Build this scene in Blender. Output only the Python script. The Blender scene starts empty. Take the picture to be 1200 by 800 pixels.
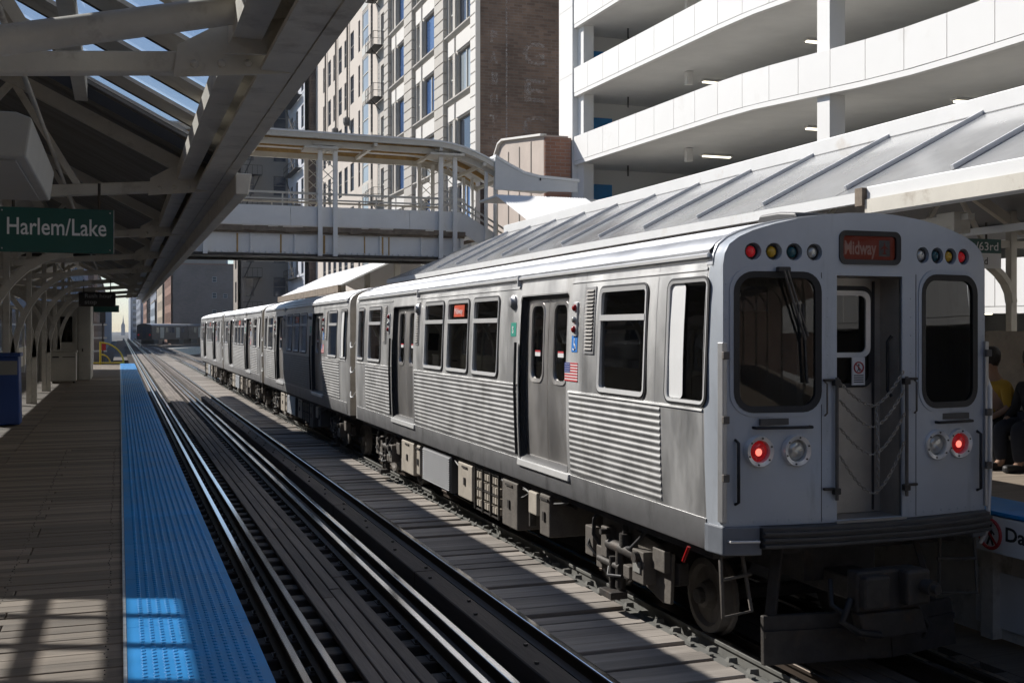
import bpy, bmesh, math, random
from mathutils import Vector, Matrix
from mathutils.geometry import delaunay_2d_cdt
random.seed(7)
R = math.radians
scene = bpy.context.scene
COL = scene.collection

# ------------------------------------------------------------------ camera
cam_data = bpy.data.cameras.new("camera")
cam = bpy.data.objects.new("camera", cam_data)
COL.objects.link(cam)
cam.location = (0, 0, 2.70)
cam.rotation_euler = (R(90), 0, -math.atan(460 / 1300))
cam_data.sensor_width = 36
cam_data.lens = 39.0
cam_data.shift_y = -14 / 1200
cam_data.clip_start = 0.05
cam_data.clip_end = 6000
scene.camera = cam

# ------------------------------------------------------------------ light
SUN_FROM = Vector((-0.81, 1.07, 1.0)).normalized()
elev = math.asin(SUN_FROM.z)
azim = math.atan2(SUN_FROM.x, SUN_FROM.y)
world = bpy.data.worlds.new("World")
scene.world = world
world.use_nodes = True
wn = world.node_tree
wn.nodes.clear()
w_out = wn.nodes.new("ShaderNodeOutputWorld")
w_bg = wn.nodes.new("ShaderNodeBackground")
w_sky = wn.nodes.new("ShaderNodeTexSky")
w_sky.sky_type = 'NISHITA'
w_sky.sun_disc = False
w_sky.sun_elevation = elev
w_sky.sun_rotation = azim
w_sky.air_density = 0.9
w_sky.ozone_density = 2.5
w_sky.dust_density = 0.35
w_bg.inputs[1].default_value = 0.085
wn.links.new(w_sky.outputs[0], w_bg.inputs[0])
wn.links.new(w_bg.outputs[0], w_out.inputs[0])
sun_data = bpy.data.lights.new("sun", 'SUN')
sun_data.energy = 4.8
sun_data.angle = R(0.53)
sun_data.color = (1.0, 0.955, 0.89)
sun = bpy.data.objects.new("sun", sun_data)
COL.objects.link(sun)
sun.rotation_euler = (-SUN_FROM).to_track_quat('-Z', 'Y').to_euler()
sun.location = SUN_FROM * 60
vs = scene.view_settings
vs.view_transform = 'Standard'
vs.look = 'None'
vs.exposure = 0.35
vs.gamma = 1.0
vs.use_curve_mapping = False

# ------------------------------------------------------------------ helpers
ORG = {}

def link(o):
    COL.objects.link(o)
    return o

def tag(o, label=None, cat=None, group=None, kind=None):
    if label: o["label"] = label
    if cat: o["category"] = cat
    if group: o["group"] = group
    if kind: o["kind"] = kind
    return o

def thing(name, label, cat, loc=(0, 0, 0), group=None, kind=None):
    o = bpy.data.objects.new(name, None)
    o.empty_display_size = 0.2
    link(o)
    o.location = loc
    ORG[o.name] = Vector(loc)
    return tag(o, label, cat, group, kind)

def children_of(o):
    return list(o.children)

def copy_tree(o, parent=None):
    c = o.copy()
    link(c)
    c.parent = parent
    if o.name in ORG: ORG[c.name] = ORG[o.name].copy()
    for ch in list(o.children):
        copy_tree(ch, c)
    return c

class MB:
    def __init__(s):
        s.v = []; s.f = []
    def add(s, vs, fs):
        n = len(s.v)
        s.v += [Vector(v) for v in vs]
        s.f += [tuple(i + n for i in f) for f in fs]
        return s
    def box(s, x0, x1, y0, y1, z0, z1):
        return s.add([(x0,y0,z0),(x1,y0,z0),(x1,y1,z0),(x0,y1,z0),(x0,y0,z1),(x1,y0,z1),(x1,y1,z1),(x0,y1,z1)],
                     [(0,3,2,1),(4,5,6,7),(0,1,5,4),(1,2,6,5),(2,3,7,6),(3,0,4,7)])
    def hexa(s, p):
        return s.add(p, [(0,3,2,1),(4,5,6,7),(0,1,5,4),(1,2,6,5),(2,3,7,6),(3,0,4,7)])
    def beam(s, p, q, w, h, up=(0,0,1)):
        p, q = Vector(p), Vector(q)
        d = (q - p).normalized()
        side = d.cross(Vector(up))
        if side.length < 1e-4: side = d.cross(Vector((0,1,0)))
        side.normalize()
        u = side.cross(d).normalized()
        a, b = side * w / 2, u * h / 2
        return s.add([p-a-b, p+a-b, q+a-b, q-a-b, p-a+b, p+a+b, q+a+b, q-a+b],
                     [(0,3,2,1),(4,5,6,7),(0,1,5,4),(1,2,6,5),(2,3,7,6),(3,0,4,7)])
    def tube(s, pts, r, n=8, cap=True, flat=None):
        pts = [Vector(p) for p in pts]
        rs = r if isinstance(r, (list, tuple)) else [r] * len(pts)
        base = len(s.v)
        prev = None
        for i, p in enumerate(pts):
            d = (pts[min(i+1, len(pts)-1)] - pts[max(i-1, 0)]).normalized()
            if prev is None:
                ref = Vector((0,0,1)) if abs(d.z) < 0.9 else Vector((1,0,0))
                a = d.cross(ref).normalized()
            else:
                a = (prev - d * prev.dot(d)).normalized()
            prev = a
            b = d.cross(a)
            for k in range(n):
                an = 2 * math.pi * k / n
                s.v.append(p + (a * math.cos(an) + b * math.sin(an)) * rs[i])
        for i in range(len(pts) - 1):
            for k in range(n):
                k2 = (k + 1) % n
                s.f.append((base+i*n+k, base+i*n+k2, base+(i+1)*n+k2, base+(i+1)*n+k))
        if cap:
            s.f.append(tuple(base + k for k in range(n))[::-1])
            s.f.append(tuple(base + (len(pts)-1)*n + k for k in range(n)))
        return s
    def cyl(s, c, axis, r, h, n=16, r2=None):
        c = Vector(c); ax = Vector(axis).normalized()
        return s.tube([c, c + ax * h], [r, r if r2 is None else r2], n)
    def lathe(s, c, axis, prof, n=20):
        """prof = [(r, h)...] around axis from c"""
        c = Vector(c); ax = Vector(axis).normalized()
        ref = Vector((0,0,1)) if abs(ax.z) < 0.9 else Vector((1,0,0))
        a = ax.cross(ref).normalized(); b = ax.cross(a)
        base = len(s.v)
        for r, h in prof:
            for k in range(n):
                an = 2*math.pi*k/n
                s.v.append(c + ax*h + (a*math.cos(an)+b*math.sin(an))*r)
        for i in range(len(prof)-1):
            for k in range(n):
                k2 = (k+1) % n
                s.f.append((base+i*n+k, base+i*n+k2, base+(i+1)*n+k2, base+(i+1)*n+k))
        s.f.append(tuple(base+k for k in range(n))[::-1])
        s.f.append(tuple(base+(len(prof)-1)*n+k for k in range(n)))
        return s
    def prism(s, poly, axis, a, b):
        """poly 2D extruded along axis ('x': poly=(y,z); 'y': (x,z); 'z': (x,y))"""
        def P(p, t):
            return {'x': (t, p[0], p[1]), 'y': (p[0], t, p[1]), 'z': (p[0], p[1], t)}[axis]
        n = len(poly)
        vs = [P(p, a) for p in poly] + [P(p, b) for p in poly]
        fs = [tuple(range(n))[::-1], tuple(range(n, 2*n))]
        fs += [(i, (i+1) % n, n+(i+1) % n, n+i) for i in range(n)]
        return s.add(vs, fs)
    def loft(s, rings, closed=False):
        base = len(s.v); n = len(rings[0])
        for r in rings: s.v += [Vector(p) for p in r]
        m = n if closed else n - 1
        for i in range(len(rings)-1):
            for k in range(m):
                k2 = (k+1) % n
                s.f.append((base+i*n+k, base+i*n+k2, base+(i+1)*n+k2, base+(i+1)*n+k))
        return s
    def build(s, name, mat, parent=None, bevel=0, smooth=None, label=None, cat=None, group=None, kind=None, recalc=True, origin=None, segs=2):
        if parent is not None:
            o3 = ORG[parent.name]
        elif origin is not None:
            o3 = Vector(origin)
        else:
            xs = [v.x for v in s.v]; ys = [v.y for v in s.v]; zs = [v.z for v in s.v]
            o3 = Vector(((min(xs)+max(xs))/2, (min(ys)+max(ys))/2, min(zs)))
        me = bpy.data.meshes.new(name)
        me.from_pydata([tuple(v - o3) for v in s.v], [], s.f)
        if recalc:
            bm = bmesh.new(); bm.from_mesh(me)
            bmesh.ops.recalc_face_normals(bm, faces=bm.faces)
            bm.to_mesh(me); bm.free()
        me.materials.append(mat)
        o = bpy.data.objects.new(name, me)
        link(o)
        if parent is not None: o.parent = parent
        else: o.location = o3
        ORG[o.name] = o3
        if smooth is not None:
            me.polygons.foreach_set("use_smooth", [True] * len(me.polygons))
            me.set_sharp_from_angle(angle=R(smooth))
        if bevel:
            m = o.modifiers.new("bevel", 'BEVEL')
            m.width = bevel; m.segments = segs; m.limit_method = 'ANGLE'; m.angle_limit = R(40)
            m.harden_normals = False
        return tag(o, label, cat, group, kind)

def bx(name, mat, b, parent=None, **kw):
    return MB().box(*b).build(name, mat, parent, **kw)

def rrect(x0, x1, z0, z1, r, n=5):
    r = min(r, (x1-x0)/2 - 1e-4, (z1-z0)/2 - 1e-4)
    out = []
    for cx, cz, a0 in ((x1-r, z1-r, 0), (x0+r, z1-r, 90), (x0+r, z0+r, 180), (x1-r, z0+r, 270)):
        for k in range(n+1):
            a = R(a0 + 90*k/n)
            out.append((cx + r*math.cos(a), cz + r*math.sin(a)))
    return out

def circ(cx, cz, r, n=20):
    return [(cx + r*math.cos(2*math.pi*k/n), cz + r*math.sin(2*math.pi*k/n)) for k in range(n)]

def densify(loop, step):
    out = []
    for i, p in enumerate(loop):
        q = loop[(i+1) % len(loop)]
        d = math.hypot(q[0]-p[0], q[1]-p[1])
        n = max(1, int(math.ceil(d/step)))
        for k in range(n):
            out.append((p[0]+(q[0]-p[0])*k/n, p[1]+(q[1]-p[1])*k/n))
    return out

def inside(p, loop):
    x, y = p; c = False; n = len(loop); j = n-1
    for i in range(n):
        xi, yi = loop[i]; xj, yj = loop[j]
        if ((yi > y) != (yj > y)) and (x < (xj-xi)*(y-yi)/(yj-yi)+xi): c = not c
        j = i
    return c

def sheet(mb, outline, holes, fn, step=0.3, thick=0.0, thick_fn=None):
    """outline with holes, triangulated, mapped to 3D by fn(a,b,off)."""
    loops = [densify(outline, step)] + [densify(h, step) for h in holes]
    pts = []; edges = []
    for lp in loops:
        n0 = len(pts); pts += lp
        edges += [(n0+i, n0+(i+1) % len(lp)) for i in range(len(lp))]
    xs = [p[0] for p in outline]; ys = [p[1] for p in outline]
    nx = int((max(xs)-min(xs))/step); ny = int((max(ys)-min(ys))/step)
    for i in range(1, nx+1):
        for j in range(1, ny+1):
            p = (min(xs)+(max(xs)-min(xs))*i/(nx+1), min(ys)+(max(ys)-min(ys))*j/(ny+1))
            if inside(p, loops[0]) and not any(inside(p, h) for h in loops[1:]): pts.append(p)
    V, E, F, *_ = delaunay_2d_cdt([Vector(p) for p in pts], edges, [], 0, 1e-5)
    base = len(mb.v)
    mb.v += [Vector(fn(v.x, v.y, 0.0)) for v in V]
    for f in F:
        c = sum((V[i] for i in f), Vector((0, 0))) / len(f)
        if inside(c, loops[0]) and not any(inside(c, h) for h in loops[1:]):
            mb.f.append(tuple(base+i for i in f))
    if thick:
        for lp in loops:
            n = len(lp); b0 = len(mb.v)
            mb.v += [Vector(fn(p[0], p[1], 0.0)) for p in lp] + [Vector(fn(p[0], p[1], -thick)) for p in lp]
            mb.f += [(b0+i, b0+(i+1) % n, b0+n+(i+1) % n, b0+n+i) for i in range(n)]
    return mb

def ring(mb, outer, inner, fn, o_out=0.0, o_in=0.0, back=0.03):
    """frame ring between two loops of equal length, with outer & inner returns"""
    n = len(outer)
    A = [fn(p[0], p[1], -back) for p in outer]
    B = [fn(p[0], p[1], o_out) for p in outer]
    C = [fn(p[0], p[1], o_in) for p in inner]
    D = [fn(p[0], p[1], -back) for p in inner]
    mb.loft([A, B, C, D], closed=True)
    return mb

def text_mb(txt, size, bold=0.0, spacing=1.0):
    cu = bpy.data.curves.new("t", 'FONT')
    cu.body = txt; cu.size = size; cu.offset = bold; cu.space_character = spacing
    cu.resolution_u = 3
    ob = bpy.data.objects.new("t", cu); link(ob)
    dg = bpy.context.evaluated_depsgraph_get()
    me = bpy.data.meshes.new_from_object(ob.evaluated_get(dg))
    vs_ = [v.co.copy() for v in me.vertices]; fs_ = [tuple(p.vertices) for p in me.polygons]
    bpy.data.objects.remove(ob); bpy.data.curves.remove(cu); bpy.data.meshes.remove(me)
    return vs_, fs_

def text_obj(name, txt, size, mat, parent, origin, ex, ey, bold=0.0, align='left', spacing=1.0, fit=None, **kw):
    """lettering laid flat: origin + ex*x + ey*y"""
    v, f = text_mb(txt, size, bold, spacing)
    w = max(p.x for p in v)
    k = 1.0 if fit is None else fit / w
    w *= k
    sh = {'left': 0, 'center': -w/2, 'right': -w}[align]
    ex, ey, og = Vector(ex), Vector(ey), Vector(origin)
    mb = MB(); mb.add([og + ex*(p.x*k+sh) + ey*p.y for p in v], f)
    return mb.build(name, mat, parent, recalc=False, **kw)

# ------------------------------------------------------------------ materials
MATS = {}
def nodes_of(m):
    m.use_nodes = True
    nt = m.node_tree
    return nt, nt.nodes["Principled BSDF"]

def mat(name, col, rough=0.6, metal=0.0, var=0.15, scale=3.0, bump=0.0, bscale=None, stretch=(1,1,1), emit=0.0,
        grime=0.0, gcol=(0.06,0.045,0.03), gscale=1.5, island=0.0, spec=0.5, gstretch=(1,1,1), rvar=0.0, coat=0.0):
    if name in MATS: return MATS[name]
    m = bpy.data.materials.new(name)
    nt, b = nodes_of(m)
    N, L = nt.nodes, nt.links
    b.inputs["Roughness"].default_value = rough
    b.inputs["Metallic"].default_value = metal
    b.inputs["Specular IOR Level"].default_value = spec
    b.inputs["Coat Weight"].default_value = coat
    b.inputs["Coat Roughness"].default_value = 0.15
    geo = N.new("ShaderNodeNewGeometry")
    mp = N.new("ShaderNodeMapping"); mp.inputs["Scale"].default_value = stretch
    L.new(geo.outputs["Position"], mp.inputs["Vector"])
    nz = N.new("ShaderNodeTexNoise"); nz.inputs["Scale"].default_value = scale
    nz.inputs["Detail"].default_value = 6; nz.inputs["Roughness"].default_value = 0.62
    L.new(mp.outputs[0], nz.inputs["Vector"])
    mr = N.new("ShaderNodeMapRange")
    mr.inputs["From Min"].default_value = 0.25; mr.inputs["From Max"].default_value = 0.75
    mr.inputs["To Min"].default_value = 1 - var; mr.inputs["To Max"].default_value = 1 + var
    L.new(nz.outputs["Fac"], mr.inputs["Value"])
    fac = mr.outputs[0]
    if island:
        oi = N.new("ShaderNodeObjectInfo")
        ad = N.new("ShaderNodeMath"); ad.operation = 'ADD'
        L.new(oi.outputs["Random"], ad.inputs[0]); L.new(geo.outputs["Random Per Island"], ad.inputs[1])
        fr = N.new("ShaderNodeMath"); fr.operation = 'FRACT'; L.new(ad.outputs[0], fr.inputs[0])
        m2 = N.new("ShaderNodeMapRange")
        m2.inputs["To Min"].default_value = 1 - island; m2.inputs["To Max"].default_value = 1 + island
        L.new(fr.outputs[0], m2.inputs["Value"])
        mu = N.new("ShaderNodeMath"); mu.operation = 'MULTIPLY'
        L.new(fac, mu.inputs[0]); L.new(m2.outputs[0], mu.inputs[1]); fac = mu.outputs[0]
    vm = N.new("ShaderNodeVectorMath"); vm.operation = 'SCALE'
    vm.inputs[0].default_value = col[:3]
    L.new(fac, vm.inputs["Scale"])
    cout = vm.outputs[0]
    if grime:
        mp2 = N.new("ShaderNodeMapping"); mp2.inputs["Scale"].default_value = gstretch
        L.new(geo.outputs["Position"], mp2.inputs["Vector"])
        n2 = N.new("ShaderNodeTexNoise"); n2.inputs["Scale"].default_value = gscale
        n2.inputs["Detail"].default_value = 8; n2.inputs["Roughness"].default_value = 0.7
        L.new(mp2.outputs[0], n2.inputs["Vector"])
        cr = N.new("ShaderNodeMapRange")
        cr.inputs["From Min"].default_value = 0.62 - 0.22*grime; cr.inputs["From Max"].default_value = 0.80 - 0.15*grime
        cr.inputs["To Max"].default_value = min(1, 0.55 + 0.4*grime)
        L.new(n2.outputs["Fac"], cr.inputs["Value"])
        mx = N.new("ShaderNodeMix"); mx.data_type = 'RGBA'
        L.new(cr.outputs[0], mx.inputs["Factor"]); L.new(cout, mx.inputs["A"])
        mx.inputs["B"].default_value = (*gcol, 1)
        cout = mx.outputs["Result"]
    L.new(cout, b.inputs["Base Color"])
    if rvar:
        r2 = N.new("ShaderNodeMapRange")
        r2.inputs["From Min"].default_value = 0.3; r2.inputs["From Max"].default_value = 0.7
        r2.inputs["To Min"].default_value = max(0.02, rough-rvar); r2.inputs["To Max"].default_value = min(1, rough+rvar)
        L.new(nz.outputs["Fac"], r2.inputs["Value"]); L.new(r2.outputs[0], b.inputs["Roughness"])
    if bump:
        n3 = N.new("ShaderNodeTexNoise"); n3.inputs["Scale"].default_value = bscale or scale*6
        n3.inputs["Detail"].default_value = 5
        L.new(mp.outputs[0], n3.inputs["Vector"])
        bp = N.new("ShaderNodeBump"); bp.inputs["Strength"].default_value = bump; bp.inputs["Distance"].default_value = 0.02
        L.new(n3.outputs["Fac"], bp.inputs["Height"]); L.new(bp.outputs[0], b.inputs["Normal"])
    if emit:
        b.inputs["Emission Color"].default_value = (*col[:3], 1)
        b.inputs["Emission Strength"].default_value = emit
    MATS[name] = m
    return m

def glass_mat(name, tint, rough=0.02, gloss=1.0, power=4.5):
    m = bpy.data.materials.new(name); m.use_nodes = True
    nt = m.node_tree; N, L = nt.nodes, nt.links; N.clear()
    out = N.new("ShaderNodeOutputMaterial")
    tr = N.new("ShaderNodeBsdfTransparent"); tr.inputs[0].default_value = (*tint, 1)
    gl = N.new("ShaderNodeBsdfGlossy"); gl.inputs["Roughness"].default_value = rough
    gl.inputs["Color"].default_value = (gloss, gloss, gloss, 1)
    lw = N.new("ShaderNodeLayerWeight"); lw.inputs["Blend"].default_value = 0.5
    pw = N.new("ShaderNodeMath"); pw.operation = 'POWER'; pw.inputs[1].default_value = power
    L.new(lw.outputs["Facing"], pw.inputs[0])
    fr = N.new("ShaderNodeMath"); fr.operation = 'MULTIPLY_ADD'; fr.inputs[1].default_value = 0.95; fr.inputs[2].default_value = 0.045
    L.new(pw.outputs[0], fr.inputs[0])
    mx = N.new("ShaderNodeMixShader")
    L.new(fr.outputs[0], mx.inputs[0]); L.new(tr.outputs[0], mx.inputs[1]); L.new(gl.outputs[0], mx.inputs[2])
    L.new(mx.outputs[0], out.inputs[0])
    MATS[name] = m
    return m

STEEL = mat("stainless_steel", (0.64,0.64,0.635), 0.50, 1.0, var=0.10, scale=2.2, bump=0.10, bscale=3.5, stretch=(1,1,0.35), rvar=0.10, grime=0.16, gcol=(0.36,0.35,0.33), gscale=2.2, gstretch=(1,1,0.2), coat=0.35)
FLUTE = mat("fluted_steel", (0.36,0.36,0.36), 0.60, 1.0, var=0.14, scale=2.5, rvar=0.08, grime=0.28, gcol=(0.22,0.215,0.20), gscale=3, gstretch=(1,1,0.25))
STEEL_ROOF = mat("roof_steel", (0.46,0.47,0.49), 0.46, 0.85, var=0.10, scale=1.5, grime=0.12, gcol=(0.24,0.24,0.24), rvar=0.06)
STEEL_DARK = mat("skirt_steel", (0.46,0.46,0.465), 0.50, 0.9, var=0.16, scale=3.0, bump=0.08, grime=0.35, gcol=(0.13,0.125,0.12), gscale=3, gstretch=(1,1,0.3))
CHROME = mat("bright_trim", (0.76,0.76,0.75), 0.25, 0.30, var=0.06)
PAINT = mat("end_paint", (0.44,0.475,0.52), 0.34, 0.0, var=0.07, scale=2, grime=0.16, gcol=(0.24,0.25,0.27), gscale=3, gstretch=(1.5,1.5,0.25), rvar=0.06, coat=0.3)
BUMPER = mat("bumper_paint", (0.07,0.07,0.072), 0.5, 0.3, var=0.25, scale=6, grime=0.2, gcol=(0.05,0.045,0.04))
RUBBER = mat("black_rubber", (0.016,0.016,0.018), 0.55, 0.0, var=0.2)
DOORSTEEL = mat("door_steel", (0.66,0.64,0.62), 0.42, 1.0, var=0.08, scale=2, rvar=0.06, stretch=(1,1,0.4), bump=0.08, bscale=3, coat=0.5)
RECESS = mat("recess_steel", (0.42,0.39,0.35), 0.42, 0.5, var=0.18, scale=4, grime=0.15, gcol=(0.18,0.15,0.12))
GLASS = glass_mat("tinted_glass", (0.10,0.105,0.115), 0.015)
GLASS_F = glass_mat("windshield_glass", (0.42,0.45,0.48), 0.01)
IRON = mat("grimy_iron", (0.055,0.050,0.046), 0.62, 0.35, var=0.35, scale=7, bump=0.2, grime=0.35, gcol=(0.11,0.075,0.05), gscale=4)
IRON_LT = mat("dusty_iron", (0.125,0.112,0.098), 0.7, 0.1, var=0.3, scale=6, bump=0.15, grime=0.4, gcol=(0.09,0.07,0.055), gscale=4)
CHAIN = mat("chain_steel", (0.30,0.28,0.25), 0.45, 0.6, var=0.2)
BEIGE = mat("equipment_beige", (0.40,0.36,0.305), 0.6, 0.0, var=0.18, scale=5, grime=0.3, gcol=(0.16,0.13,0.10), gscale=3)
INTER = mat("interior_panel", (0.34,0.31,0.26), 0.6, var=0.1)
INTER_D = mat("interior_dark", (0.05,0.05,0.06), 0.7, var=0.1)
SEAT = mat("seat_blue", (0.05,0.07,0.14), 0.8, var=0.2)
RAIL = mat("rail_steel", (0.08,0.062,0.05), 0.55, 0.6, var=0.25, scale=8, grime=0.3, gcol=(0.10,0.06,0.04), stretch=(1,0.2,1))
RAILTOP = mat("polished_rail_head", (0.78,0.79,0.82), 0.14, 1.0, var=0.10, scale=5, stretch=(4,0.15,1), rvar=0.05)
GREYSTEEL = mat("grey_painted_steel", (0.16,0.16,0.15), 0.8, 0.0, var=0.25, scale=5, grime=0.3, gcol=(0.09,0.08,0.065), gscale=5, spec=0.15)
TIE = mat("creosoted_timber", (0.085,0.070,0.058), 0.85, var=0.35, scale=3, bump=0.4, bscale=14, stretch=(0.25,2,2), island=0.35)
def wood(name, col, along, isl=0.25, var=0.30):
    st = (0.12,1.6,1.6) if along == 'x' else (1.6,0.12,1.6)
    return mat(name, col, 0.82, var=var, scale=5, bump=0.35, bscale=22, stretch=st, island=isl, grime=0.22, gcol=(col[0]*0.45, col[1]*0.42, col[2]*0.4), gscale=1.3, gstretch=st)
PLANK_X = wood("weathered_plank_across", (0.29,0.26,0.23), 'x')
PLANK_Y = wood("weathered_plank_along", (0.17,0.142,0.12), 'y')
PLAT = wood("platform_boards", (0.20,0.165,0.13), 'x', 0.30)
BLUE = mat("tactile_blue", (0.015,0.25,0.62), 0.45, island=0.07, var=0.18, scale=2.2, grime=0.12, gcol=(0.02,0.06,0.13), gscale=2.5, rvar=0.08, spec=0.35)
CREAM = mat("cream_painted_steel", (0.60,0.57,0.50), 0.55, var=0.10, scale=2, grime=0.22, gcol=(0.22,0.15,0.09), gscale=2.6, bump=0.08)
CREAM_D = mat("old_cream_steel", (0.60,0.57,0.505), 0.55, var=0.16, scale=3, grime=0.30, gcol=(0.17,0.13,0.09), gscale=3.2, bump=0.1)
WHITE = mat("white_painted_steel", (0.74,0.745,0.74), 0.5, var=0.06, scale=1.5, grime=0.12, gcol=(0.45,0.36,0.25), gscale=1.8)
BRIDGEWHITE = mat("bridge_paint", (0.80,0.80,0.78), 0.55, var=0.08, scale=1.5, grime=0.14, gcol=(0.33,0.22,0.10), gscale=1.1, gstretch=(1,1,0.35))
RUST = mat("rusty_edge", (0.20,0.16,0.12), 0.8, var=0.4, scale=5, grime=0.5, gcol=(0.09,0.05,0.025), gscale=4)
RUSTY = mat("rust_streak", (0.42,0.27,0.10), 0.8, var=0.35, scale=6)
DECKB = mat("canopy_boards", (0.21,0.20,0.18), 0.75, var=0.2, scale=3, island=0.15, stretch=(0.3,1.6,1))
SKYL = glass_mat("skylight_glass", (0.82,0.85,0.88), 0.05, 1.0, 7.0)
GREEN = mat("sign_green", (0.006,0.075,0.062), 0.35, var=0.05)
BLACKSIGN = mat("sign_black", (0.012,0.012,0.012), 0.35, var=0.05)
SIGNW = mat("sign_white", (0.75,0.75,0.74), 0.45, var=0.04)
LETTER = mat("letter_white", (0.72,0.73,0.73), 0.5, var=0.04)
LETTER_D = mat("letter_black", (0.02,0.02,0.02), 0.5, var=0.04)
REDINK = mat("sign_red", (0.42,0.03,0.03), 0.5, var=0.06)
YELLOW = mat("safety_yellow", (0.55,0.42,0.03), 0.5, var=0.1)
CONC = mat("garage_white_panel", (0.80,0.79,0.765), 0.75, var=0.03, scale=0.6, grime=0.05, gcol=(0.6,0.56,0.5), gscale=0.5, island=0.015)
CONC_G = mat("garage_concrete", (0.70,0.69,0.665), 0.8, var=0.08, scale=0.8)
DOORBLUE = mat("tactile_blue", (0.015,0.25,0.62), 0.45, island=0.07, var=0.18, scale=2.2, grime=0.12, gcol=(0.02,0.06,0.13), gscale=2.5, rvar=0.08, spec=0.35)
ASPHALT = mat("asphalt", (0.05,0.05,0.052), 0.9, var=0.2, scale=1)

# ================================================================== train
LEN = 14.4
WP = [(0.90,1.280),(1.20,1.295),(1.60,1.312),(2.05,1.318),(2.50,1.310),(2.90,1.292),(3.15,1.272),(3.30,1.250)]
def W(z):
    if z <= WP[0][0]: return WP[0][1]
    for (z0,w0),(z1,w1) in zip(WP, WP[1:]):
        if z <= z1: return w0 + (w1-w0)*(z-z0)/(z1-z0)
    return WP[-1][1]
def S(t, z, off=0.0): return (-(W(z)+off), t, z)
def S2(t, z, off=0.0): return (W(z)+off, t, z)
def setback(u):
    a = max(0.0, (abs(u)-0.30)/0.98)
    return 0.13 * a**1.6
def F(u, z, off=0.0): return (u, setback(u)-off, z)
ARCH = [(1.27,3.20),(1.257,3.29),(1.22,3.365),(1.14,3.425),(1.03,3.475),(0.85,3.53),(0.65,3.575),(0.45,3.605),(0.22,3.63),(0.0,3.637)]
ARCH_FULL = [(-u,z) for u,z in ARCH] + [(u,z) for u,z in ARCH[::-1][1:]]

LENS_RED = mat("lens_red", (0.70,0.02,0.025), 0.12, var=0.30, scale=60, emit=0.07)
LENS_HOT = mat("lamp_filament", (1.0,0.22,0.16), 0.3, var=0.1, emit=1.1)
LENS_RED_D = mat("lens_red_unlit", (0.30,0.01,0.01), 0.15, var=0.05)
LENS_AMB = mat("lens_amber", (0.50,0.30,0.02), 0.12, var=0.05)
LENS_GRN = mat("lens_teal", (0.01,0.07,0.09), 0.1, var=0.05)
LENS_CLR = mat("lens_clear", (0.50,0.50,0.47), 0.12, 0.4, var=0.05)
DEST = mat("destination_red", (0.32,0.05,0.025), 0.25, var=0.12, scale=6, emit=0.12)
DEST_L = mat("destination_letter", (0.55,0.34,0.28), 0.4, var=0.05, emit=0.10)
DEST_SIDE = mat("destination_side", (0.62,0.10,0.05), 0.35, var=0.1)
STBLUE = mat("sticker_blue", (0.05,0.22,0.62), 0.4, var=0.03)
STGREEN = mat("sticker_green", (0.05,0.33,0.25), 0.4, var=0.03)
FLAGRED = mat("flag_red", (0.55,0.05,0.06), 0.45, var=0.03)
FLAGBLUE = mat("flag_blue", (0.04,0.06,0.25), 0.45, var=0.03)

def inset(t0,t1,z0,z1,d,r,n=5): return rrect(t0+d,t1-d,z0+d,z1-d,max(0.01,r-d),n)

def side_window(car, t0, t1, z0, z1, kind):
    r = 0.10
    o = rrect(t0,t1,z0,z1,r); g = inset(t0,t1,z0,z1,0.022,r); i = inset(t0,t1,z0,z1,0.062,r)
    w = ring(MB(), o, g, S, 0.012, 0.014).build("window", RUBBER, car, smooth=50)
    if kind == 'cab':
        ring(MB(), g, inset(t0,t1,z0,z1,0.045,r), S, 0.016, 0.010).build("window_frame", CHROME, w, smooth=50)
        sheet(MB(), inset(t0,t1,z0,z1,0.04,r), [], lambda a,b,c: S(a,b,c-0.025), 0.3).build("pane", GLASS, w, recalc=False)
        tm = t1 - 0.30
        sheet(MB(), rrect(tm,t1-0.05,z0+0.05,z1-0.05,0.05), [], lambda a,b,c: S(a,b,c-0.008), 0.3).build("sliding_sash", WHITE, w, recalc=False)
        return w
    ring(MB(), g, i, S, 0.020, 0.012).build("window_frame", CHROME, w, smooth=50)
    if kind == 'end':
        sheet(MB(), i, [], lambda a,b,c: S(a,b,c-0.02), 0.3).build("pane", GLASS, w, recalc=False)
        return w
    zt = z1 - 0.335
    MB().hexa([S(t0+.05,zt,-.03),S(t1-.05,zt,-.03),S(t1-.05,zt,.016),S(t0+.05,zt,.016),
               S(t0+.05,zt+.055,-.03),S(t1-.05,zt+.055,-.03),S(t1-.05,zt+.055,.016),S(t0+.05,zt+.055,.016)]).build("transom_bar", CHROME, w)
    sheet(MB(), [(t0+.05,z0+.05),(t1-.05,z0+.05),(t1-.05,zt),(t0+.05,zt)], [], lambda a,b,c: S(a,b,c-0.02), 0.3).build("pane", GLASS, w, recalc=False)
    sheet(MB(), [(t0+.05,zt+.05),(t1-.05,zt+.05),(t1-.05,z1-.05),(t0+.05,z1-.05)], [], lambda a,b,c: S(a,b,c-0.02), 0.3).build("pane", GLASS, w, recalc=False)
    if kind == 'dest':
        MB().hexa([S(t0+.30,zt+.09,-.018),S(t0+.78,zt+.09,-.018),S(t0+.78,zt+.09,-.008),S(t0+.30,zt+.09,-.008),
                   S(t0+.30,zt+.25,-.018),S(t0+.78,zt+.25,-.018),S(t0+.78,zt+.25,-.008),S(t0+.30,zt+.25,-.008)]).build("destination_panel", DEST_SIDE, w)
        text_obj("destination_lettering", "Midway", 0.12, LETTER, w, S(t0+.74,zt+.13,-.004), (0,-1,0), (0,0,1), fit=0.38)
    return w

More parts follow.
